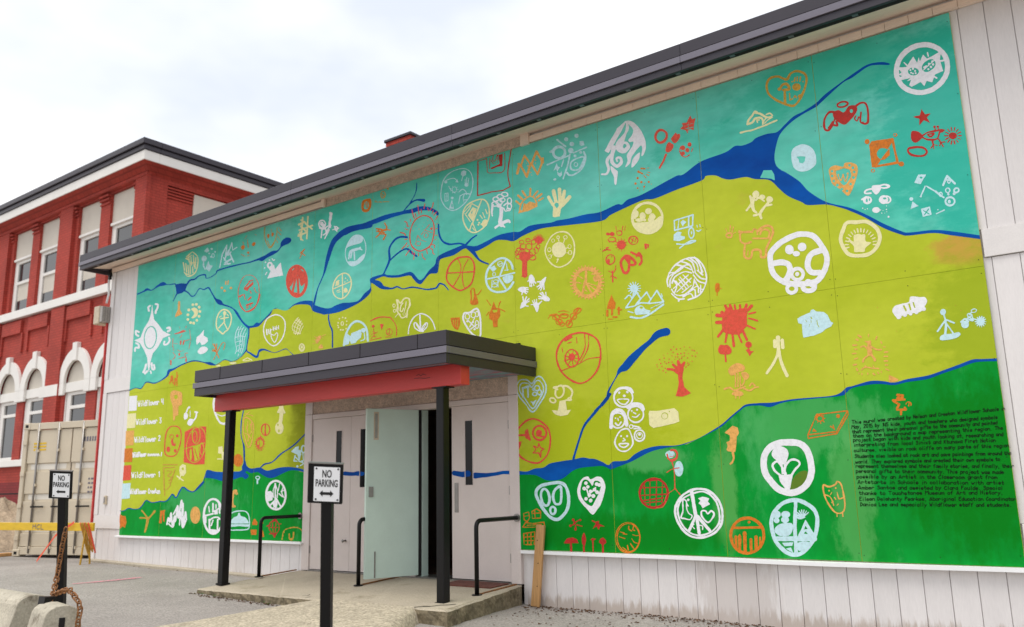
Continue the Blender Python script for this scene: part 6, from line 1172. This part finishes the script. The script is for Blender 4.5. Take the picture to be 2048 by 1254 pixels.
# ------------------------------------------------------------------ shipping container
ang = math.radians(17); CL = Vector((-16.72, -0.26, gz(-16.7)+0.005)); cd = Vector((math.cos(ang), math.sin(ang), 0)); cb = Vector((-math.sin(ang), math.cos(ang), 0))
def cpt3(u, v, z): p = CL+cd*u+cb*v; return (p.x, p.y, p.z+z)
def cbox(mb, u0, u1, v0, v1, z0, z1):
    mb.hexa([cpt3(u0, v0, z0), cpt3(u1, v0, z0), cpt3(u1, v1, z0), cpt3(u0, v1, z0)], [cpt3(u0, v0, z1), cpt3(u1, v0, z1), cpt3(u1, v1, z1), cpt3(u0, v1, z1)]); return mb
CW, CH, CD = 2.44, 2.52, 6.06
ct = thing('shipping_container', CL, 'beige shipping container with locking rods on its doors', 'container')
side = MB()
for u in (0.03, CW-0.03-0.05):
    k = 0; v = 0.1
    while v < CD-0.2:
        cbox(side, u+(0.0 if k % 2 else 0.018), u+0.03+(0.0 if k % 2 else 0.018), v, min(v+0.14, CD-0.1), 0.15, CH-0.12); v += 0.14; k += 1
cbox(side, 0.03, CW-0.03, CD-0.1, CD-0.05, 0.15, CH-0.1); side.build('side_wall', m_cont, ct)
cbox(MB(), 0.03, CW-0.03, 0.05, CD-0.05, CH-0.08, CH-0.03).build('roof_sheet', m_cont, ct)
for u in (0.0, CW-0.10): cbox(MB(), u, u+0.10, 0.0, 0.12, 0.0, CH).build('corner_post', m_cont, ct, 0.008)
cbox(MB(), 0.1, CW-0.1, 0.0, 0.10, CH-0.13, CH-0.004).build('header', m_cont, ct, 0.006)
cbox(MB(), 0.1, CW-0.1, 0.01, 0.10, 0.03, 0.17).build('bottom_sill', m_cont, ct, 0.006)
for u in (-0.008, CW-0.17):
    for z in (-0.002, CH-0.125):
        cf = cbox(MB(), u, u+0.178, -0.01, 0.16, z, z+0.127).build('corner_casting', m_cont, ct, 0.01)
        cbox(MB(), u+0.05, u+0.125, -0.0125, -0.0105, z+0.035, z+0.09).build('casting_hole', m_dark, cf)
for s_, (u0, u1) in enumerate(((0.11, 1.205), (1.235, 2.33))):
    dd = MB(); zs = [0.18, 0.50, 0.62, 0.98, 1.10, 1.50, 1.62, 1.98, 2.08, 2.38]
    cbox(dd, u0, u1, 0.055, 0.085, 0.18, 2.38)
    for z0, z1 in ((0.18, 0.42), (0.60, 1.02), (1.16, 1.58), (1.74, 2.38)): cbox(dd, u0, u1, 0.03, 0.056, z0, z1)
    dr = dd.build('container_door', m_cont, ct, 0.004)
    for z in (0.45, 1.05, 1.62): cbox(MB(), u0+0.1, u1-0.1, 0.0535, 0.0555, z, z+0.10).build('white_patch', m_contw, dr)
    for u in (u0+0.28, u1-0.30):
        rd = MB(); rd.tube([cpt3(u, 0.005, 0.06), cpt3(u, 0.005, CH-0.02)], 0.019, 8); rb = rd.build('locking_rod', m_steel, dr, smooth=True)
        for z in (0.14, 0.55, 1.30, 1.95, 2.36): cbox(MB(), u-0.04, u+0.04, -0.008, 0.03, z, z+0.05).build('rod_bracket', m_cont, rb)
        cbox(MB(), u-0.02, u+0.30, -0.028, -0.014, 0.90, 0.93).build('rod_handle', m_dark, rb)
    for z in (0.3, 0.9, 1.5, 2.1):
        uu = 0.02 if s_ == 0 else CW-0.12
        cbox(MB(), uu, uu+0.10, -0.02, 0.0, z, z+0.08).build('hinge', m_cont, dr)
for k in range(3): cbox(MB(), 0.26, 0.58, 0.026, 0.0295, 2.10-k*0.06, 2.135-k*0.06).build('yellow_sticker', m_yel, ct)
def print_rows(u0, u1, z, n, h):
    m_ = MB(); u = u0
    while u < u1:
        wq = rnd.uniform(0.03, 0.06); cbox(m_, u, u+wq, 0.0268, 0.0292, z, z+h); u += wq+0.025
    m_.build('stencil_print', m_metal2, ct)
print_rows(1.50, 2.25, 2.12, 8, 0.09); print_rows(1.85, 2.25, 1.80, 5, 0.06)
for k in range(4): print_rows(1.70, 2.25, 1.40-0.08*k, 5, 0.035)

# ------------------------------------------------------------------ barricade plank with ropes, sand heap, board
pA = on_y(188, 1054, -0.35); zpl = pA[2]
pB = on_z(-60, 1066, zpl) if False else CAM_POS+ray(-60, 1067)*((zpl-0.02-CAM_POS[2])/ray(-60, 1067)[2])
pA_ = Vector(pA.tolist()); 
dirp = Vector((-1, -0.16, 0)).normalized(); PL = 4.6
bar = thing('barricade', (pA_.x-2, pA_.y, gz(-16)), 'yellow painted plank barricade with stencilled letters tied in front of the container', 'barricade')
sidep = Vector((-dirp.y, dirp.x, 0))
def pbox(mb, u0, u1, v0, v1, z0, z1):
    P = lambda u, v: pA_+dirp*u+sidep*v
    b = [P(u0, v0), P(u1, v0), P(u1, v1), P(u0, v1)]
    mb.hexa([(p.x, p.y, z0) for p in b], [(p.x, p.y, z1) for p in b]); return mb
pbox(MB(), 0, PL, -0.02, 0.02, zpl-0.068, zpl+0.068).build('plank', m_yel, bar, 0.004)
for u in (0.16, PL-0.5):
    for s_ in (-1, 1):
        t_ = pA_+dirp*u; lg_ = MB()
        lg_.tube([(t_.x+sidep.x*0.03*s_, t_.y+sidep.y*0.03*s_, zpl+0.06), (t_.x+sidep.x*0.09*s_, t_.y+sidep.y*0.09*s_, gz(t_.x))], 0.016, 6)
        lg_.build('leg', m_wood if u > 1 else m_rope, bar)
def arrow_letters(txt, u0, hgt, wdt):
    m_ = MB(); u = u0; fr = 0.0235
    def st(a, b):
        (ua, za), (ub, zb) = a, b; L2 = math.hypot(ub-ua, zb-za); nx, nz2 = -(zb-za)/L2*0.007, (ub-ua)/L2*0.007
        P = lambda q, z: tuple((pA_+dirp*q-sidep*(-fr))) [:2]+(z,)
        pts = [(ua-nx, za-nz2), (ub-nx, zb-nz2), (ub+nx, zb+nz2), (ua+nx, za+nz2)]
        m_.add([P(q, z) for q, z in pts], [(0, 1, 2, 3)])
    z0 = zpl-hgt/2
    for ch in txt:
        for s_ in FONT[ch].split():
            pts = [(u-int(s_[k])/4*wdt, z0+(int(s_[k+1])-2)/5*hgt) for k in range(0, len(s_), 2)]
            for a, b in zip(pts[:-1], pts[1:]): st(a, b)
        u -= wdt*1.15
    return m_
lt = arrow_letters('HCL', 1.62, 0.085, 0.10); lt.build('stencil_letters', m_metal2, bar)
for k in range(7):
    u = 0.05+0.032*k+rnd.uniform(-.02, .02); h = rnd.uniform(0.40, 0.60); sp_ = rnd.uniform(0.012, 0.035); P0 = pA_+dirp*u
    pts = [(P0.x+dirp.x*sp_*math.cos(t)+sidep.x*0.03*math.sin(t)*3, P0.y+dirp.y*sp_*math.cos(t)+sidep.y*0.03*math.sin(t)*3, zpl+0.075-h/2*(1-math.sin(t))) for t in np.linspace(0, 2*math.pi, 22)[:-1]]
    MB().tube(pts, 0.009, 6, closed=True).build('rope_loop', m_rope if k % 3 else m_orange, bar, smooth=True)
rb = MB(); R0_ = pA_+dirp*0.45; pts = [Vector((R0_.x, R0_.y-0.05, zpl+0.08)), Vector((R0_.x-0.35, R0_.y-0.18, zpl-0.14)), Vector((R0_.x-0.62, R0_.y-0.22, zpl-0.40)), Vector((R0_.x-0.80, R0_.y-0.25, gz(-15.5)+0.03))]
wv = 0.022
for a, b in zip(pts[:-1], pts[1:]): rb.add([a+Vector((0, 0, wv)), b+Vector((0, 0, wv)), b-Vector((0, 0, wv)), a-Vector((0, 0, wv))], [(0, 1, 2, 3)])
rb.build('ribbon', m_orange, bar)

sx0, sy0 = -19.5, 0.55
sh_ = MB(); nr, na = 14, 36; vs = [(sx0, sy0, gz(sx0)+1.02)]; fs = []
for r in range(1, nr+1):
    for a in range(na):
        t = 2*math.pi*a/na; rr = 1.75*r/nr*(1+0.08*math.sin(3*t+1)+0.05*math.sin(7*t))
        z = 1.02*(1-(r/nr))**0.85*(1+0.10*math.sin(5*t+r)+0.06*math.sin(9*t+r*2.3))+rnd.uniform(-.02, .02)
        vs.append((sx0+rr*math.cos(t), sy0+rr*0.9*math.sin(t), gz(sx0)-0.02+max(0, z)))
for a in range(na): fs.append((0, 1+a, 1+(a+1) % na))
for r in range(nr-1):
    for a in range(na): fs.append((1+r*na+a, 1+(r+1)*na+a, 1+(r+1)*na+(a+1) % na, 1+r*na+(a+1) % na))
sh_.add(vs, fs); s_o = sh_.build('sand_heap', m_sand, None, smooth=True); tag(s_o, 'brown heap of sand beside the beige container', 'sand heap')
q0 = on_z(-40, 1112, gz(-17)+0.04); q1 = on_z(22, 1107, gz(-17)+0.04)
v_ = Vector((q1-q0).tolist()); v_.normalize(); e_ = Vector((-v_.y, v_.x, 0))
a_ = Vector(q0.tolist()); b_ = Vector(q1.tolist())
rg = [a_-e_*0.10, b_-e_*0.10, b_+e_*0.10, a_+e_*0.10]
tag(MB().hexa([(p.x, p.y, gz(p.x)+0.004) for p in rg], [(p.x, p.y, gz(p.x)+0.06) for p in rg]).build('ground_board', m_wood, None, 0.004), 'orange-brown board lying on the asphalt by the sand heap', 'board')

# ------------------------------------------------------------------ no-parking signs
def text_mesh(txt, size, mat_, name, parent, M, sx=0.72):
    cu = bpy.data.curves.new(name, 'FONT'); cu.body = txt; cu.size = size; cu.align_x = 'CENTER'; cu.align_y = 'CENTER'; cu.offset = size*0.02; cu.extrude = 0.0006
    ob = bpy.data.objects.new(name, cu); COL.objects.link(ob)
    dg = bpy.context.evaluated_depsgraph_get(); me = bpy.data.meshes.new_from_object(ob.evaluated_get(dg))
    bpy.data.objects.remove(ob); bpy.data.curves.remove(cu)
    me.transform(Matrix.Diagonal((sx, 1, 1, 1))); me.transform(M); me.materials.clear(); me.materials.append(mat_)
    o = bpy.data.objects.new(name, me); COL.objects.link(o); adopt(o, parent); return o
def no_parking(center, foot, yaw, tilt, label, fw, fh, panel_off, arrow):
    c = Vector(center); ft = Vector(foot)
    t = thing('no_parking_sign', ft, label, 'sign')
    ax = (c-ft); ax.normalize(); rx = Vector((math.cos(yaw), math.sin(yaw), 0)); rx = (rx-ax*rx.dot(ax)).normalized()
    rx = (rx*math.cos(tilt)+ax*math.sin(tilt)); up = (ax-rx*ax.dot(rx)).normalized(); fy = up.cross(rx)   # fy points away from the face... made to face -Y
    fy = -rx.cross(up)                                   # toward the viewer side
    M = Matrix((( rx.x, up.x, fy.x, c.x), (rx.y, up.y, fy.y, c.y), (rx.z, up.z, fy.z, c.z), (0, 0, 0, 1)))
    if fy.dot(Vector(CAM_POS.tolist())-c) < 0:
        fy = -fy; M = Matrix((( rx.x, up.x, fy.x, c.x), (rx.y, up.y, fy.y, c.y), (rx.z, up.z, fy.z, c.z), (0, 0, 0, 1)))
    def lb(mb, x0, x1, y0, y1, z0, z1):
        b = MB().box(x0, x1, y0, y1, z0, z1); mb.add([tuple(M @ Vector(v)) for v in b.v], b.f); return mb
    pw = 0.034
    post = MB(); L0 = (c-ft).length
    pr_ = [Vector((-pw, -pw)), Vector((pw, -pw)), Vector((pw, pw)), Vector((-pw, pw))]
    post.hexa([tuple(ft+rx*p.x+fy*(p.y-0.055)) for p in pr_], [tuple(c+rx*p.x+fy*(p.y-0.055)+up*(fh*0.30)) for p in pr_])
    po = post.build('post', m_black, t, 0.004)
    lb(MB(), -fw/2, fw/2, -fh/2, fh/2, -0.020, 0.0).build('back_board', m_black, t, 0.004)
    pn = lb(MB(), -fw*0.37+panel_off, fw*0.37+panel_off, -fh*0.44, fh*0.42, 0.0012, 0.0042).build('face', m_sign, t, 0.001)
    lb(MB(), -fw/2, fw/2, fh/2, fh/2+0.006, -0.03, 0.006).build('top_flashing', m_steel, t)
    T = lambda x, y, z: M @ Matrix.Translation((x+panel_off, y, z))
    text_mesh('NO', fh*0.26, m_ink, 'sign_text', pn, T(0, fh*0.245, 0.0052), 0.6)
    text_mesh('PARKING', fh*0.25, m_ink, 'sign_text', pn, T(0, fh*0.01, 0.0052), 0.545)
    ar = MB(); hw_ = fw*0.20; z = 0.0052; yo = -fh*0.24
    if arrow == 2: poly = [(-hw_, 0), (-hw_*0.55, 0.020), (-hw_*0.55, 0.009), (hw_*0.55, 0.009), (hw_*0.55, 0.020), (hw_, 0), (hw_*0.55, -0.020), (hw_*0.55, -0.009), (-hw_*0.55, -0.009), (-hw_*0.55, -0.020)]
    else: poly = [(-hw_, 0), (-hw_*0.5, 0.018), (-hw_*0.5, 0.009), (hw_, 0.009), (hw_, -0.009), (-hw_*0.5, -0.009), (-hw_*0.5, -0.018)]
    ar.prism(poly, lambda p: tuple(M @ Vector((p[0]+panel_off, p[1]+yo, z))), lambda p: tuple(M @ Vector((p[0]+panel_off, p[1]+yo, z+0.0008)))).build('arrow', m_ink, pn)
    for yy in (-fh*0.39, fh*0.38):
        for xx in (-fw*0.30, fw*0.32):
            b = MB().tube([M @ Vector((xx+panel_off, yy, 0.004)), M @ Vector((xx+panel_off, yy, 0.008))], 0.006, 8); b.build('bolt', m_ink, pn)
    return t, po
DA = 5.3
cA = at_depth(650, 967.5, DA); fA = at_depth(647.5, 1254, DA)
dirA = fA-cA; fA = cA+dirA*((gz(-3.5)-0.02-cA[2])/dirA[2])
tA, poA = no_parking(cA, fA, -YAW*0.9, math.radians(-1.2), 'black framed no parking sign with a two-way arrow in front of the doors', 0.226, 0.254, 0.012, 2)
bs_ = cA+dirA*0.62; 
DB = 7.6
cB = at_depth(120.5, 970, DB); fB = at_depth(116, 1190, DB); dirB = fB-cB; fB = cB+dirB*((gz(-7.3)-0.02-cB[2])/dirB[2])
tB, poB = no_parking(cB, fB, -YAW*1.05, math.radians(-1.5), 'small black framed no parking sign with a left arrow behind the concrete barrier', 0.205, 0.252, 0.010, 1)

# ------------------------------------------------------------------ concrete barriers with chain
def profile_block(name, axis0, axis1, wb, wt, h, m, parent=None):
    """rounded-top barrier section swept from axis0 to axis1 (ground points)"""
    a = Vector(axis0); b = Vector(axis1); d = (b-a).normalized(); s = Vector((-d.y, d.x, 0))
    pf = [(-wb/2, 0), (-wb/2, h*0.18), (-wt/2-0.015, h*0.62)]+[(-wt/2*math.cos(t), h*0.78+h*0.22*math.sin(t)) for t in np.linspace(0.15, math.pi-0.15, 9)]+[(wt/2+0.015, h*0.62), (wb/2, h*0.18), (wb/2, 0)]
    mb = MB(); mb.prism(pf, lambda p: tuple(a+s*p[0]+Vector((0, 0, p[1]))), lambda p: tuple(b+s*p[0]+Vector((0, 0, p[1]))))
    return mb.build(name, m, parent, 0.006)
e0 = at_depth(128, 1254, 7.0); g0 = gz(-6.6)
hB = 0.395
# the end block looks out at the camera; the long block runs off to the left
sA = Vector((e0[0], e0[1], g0-0.01)); hd = Vector((CAM_POS[0]-sA.x, CAM_POS[1]-sA.y, 0)).normalized(); sdv = Vector((-hd.y, hd.x, 0))
pR = Vector((on_z(126, 1215, -0.19)).tolist()); pR.z = g0-0.01
end_b = thing('barrier_end', pR, 'short rounded concrete barrier end with black slots under the rusty chain', 'barrier')
fdir = (hd*0.95+sdv*0.25).normalized()
blk = profile_block('block', pR-fdir*0.42, pR, 0.36, 0.26, hB, m_barr, end_b)
sdx = Vector((-fdir.y, fdir.x, 0))
for z0, z1 in ((0.05, 0.17), (0.21, 0.29)):
    b = [pR+fdir*0.001-sdx*0.022, pR+fdir*0.001+sdx*0.022, pR+fdir*0.006+sdx*0.022, pR+fdir*0.006-sdx*0.022]
    MB().hexa([(p.x, p.y, g0+z0) for p in b], [(p.x, p.y, g0+z1) for p in b]).build('eye_slot', m_dark, blk)
lp = on_z(70, 1190, -0.175); lq = on_z(-260, 1143, -0.175)
lp = Vector((lp[0], lp[1], g0-0.01)); lq = Vector((lq[0], lq[1], g0+0.02))
lb_ = thing('concrete_barrier', lp, 'long low concrete barrier running off beside the chained sign post', 'barrier')
profile_block('section', lp, lq, 0.44, 0.30, hB+0.0, m_barr, lb_)
cnn = MB(); mid = (lp+pR)/2; 
bq = [lp-sdx*0.0+fdir*0.02, lp+fdir*0.16, lp+fdir*0.16-sdx*0.05, lp-sdx*0.05]
k0 = Vector(at_depth(80, 1290, 6.95).tolist()); k1 = Vector(at_depth(97, 1193, 7.05).tolist())
MB().tube([k0, k1], 0.075, 4).build('steel_coupling', m_black, lb_)

def chain(pts, n, label, scale=1.0):
    P = smooth_pts([tuple(p) for p in pts], False) if False else [Vector(p) for p in pts]
    seg = [0]
    for a, b in zip(P[:-1], P[1:]): seg.append(seg[-1]+(b-a).length)
    t = thing('chain', P[-1], label, 'chain')
    R_, r_, st = 0.017*scale, 0.0055*scale, 0.040*scale
    s = 0; k = 0
    link = None
    while s < seg[-1]-st:
        i = max(q for q in range(len(seg)-1) if seg[q] <= s); f = (s-seg[i])/(seg[i+1]-seg[i]); c = P[i].lerp(P[i+1], f)
        d = (P[i+1]-P[i]).normalized(); up = d.orthogonal().normalized(); up.rotate(Matrix.Rotation(math.pi/2*(k % 2)+0.5, 3, d)); 
        if link is None:
            lk = MB(); ring_ = [((0.016+R_*0.0)*0+ (st*0.32 if math.cos(a) > 0 else -st*0.32)+R_*math.cos(a), R_*math.sin(a), 0) for a in np.linspace(0, 2*math.pi, 13)[:-1]]
            lk.tube(ring_, r_, 6, closed=True); o = lk.build('chain_link', m_rust, None, smooth=True); link = o.data
        else:
            o = bpy.data.objects.new('chain_link', link); COL.objects.link(o)
        w3 = d.cross(up)
        o.matrix_world = Matrix(((d.x, up.x, w3.x, c.x), (d.y, up.y, w3.y, c.y), (d.z, up.z, w3.z, c.z), (0, 0, 0, 1)))
        o.parent = t; o.matrix_parent_inverse = BASE[t.name].inverted()
        s += st; k += 1
D2 = lambda x, y, dd: Vector(at_depth(x, y, dd).tolist())
c1 = [D2(131, 1062, 7.48), D2(125, 1090, 7.46), D2(119, 1125, 7.44), D2(113, 1158, 7.35), D2(107, 1185, 7.2), D2(103, 1205, 7.02), D2(94, 1232, 6.88), D2(84, 1258, 6.80), D2(80, 1290, 6.75)]
chain(c1, 40, 'rusty chain hanging down the small sign post', 1.2)
c2 = [D2(108, 1190, 7.16), D2(116, 1186, 7.08), D2(128, 1181, 6.98), D2(140, 1181, 6.9), D2(149, 1192, 6.84), D2(158, 1205, 6.80), D2(160, 1222, 6.76), D2(156, 1245, 6.72), D2(153, 1290, 6.70)]
chain(c2, 40, 'rusty chain looped over the rounded barrier end', 1.25)

# ------------------------------------------------------------------ debris along the wall and landing
def debris(name, label, pts, m, s0, s1):
    mb = MB()
    for (x, y, z) in pts:
        a = rnd.random()*6.28; s = rnd.uniform(s0, s1); c, q = math.cos(a)*s, math.sin(a)*s; k = rnd.uniform(0.3, 0.6); h = rnd.uniform(0.002, 0.016)
        mb.add([(x-c, y-q, z+0.004), (x+q*k, y-c*k, z+0.004+h), (x+c, y+q, z+0.005), (x-q*k, y+c*k, z+0.004+h*0.5)], [(0, 1, 2), (0, 2, 3)])
    o = mb.build(name, m); o['label'] = label; o['kind'] = 'stuff'; return o
pts = []
for k in range(900):
    x = rnd.uniform(-4.75, 0.5); y = -abs(rnd.gauss(0, 0.13))-0.0
    pts.append((x, y, gzf(x, y)))
for k in range(200):
    x = rnd.uniform(-4.6, -2.2); y = -abs(rnd.gauss(0.3, 0.55)); pts.append((x, y, gzf(x, y)))
for k in range(260):
    x = rnd.uniform(-8.8, -6.4); y = -1.54-abs(rnd.gauss(0, 0.05)); pts.append((x, y, gzf(x, y)))
for k in range(120):
    x = rnd.uniform(-14.2, -8.8); y = -abs(rnd.gauss(0, 0.05)); pts.append((x, y, gzf(x, y)))
debris('leaf_litter', 'dry leaf litter and grit along the foot of the wall', pts, m_leaf, 0.006, 0.022)
pts = []
for k in range(26):
    x = rnd.choice([-8.3, -8.55, -7.3, -7.25, -6.9])+rnd.gauss(0, 0.03); y = -1.545-abs(rnd.gauss(0, 0.02)); pts.append((x, y, gzf(x, y)+rnd.uniform(0, 0.03)))
debris('weeds', 'tiny green weeds at the landing edge', pts, m_weed, 0.008, 0.022)
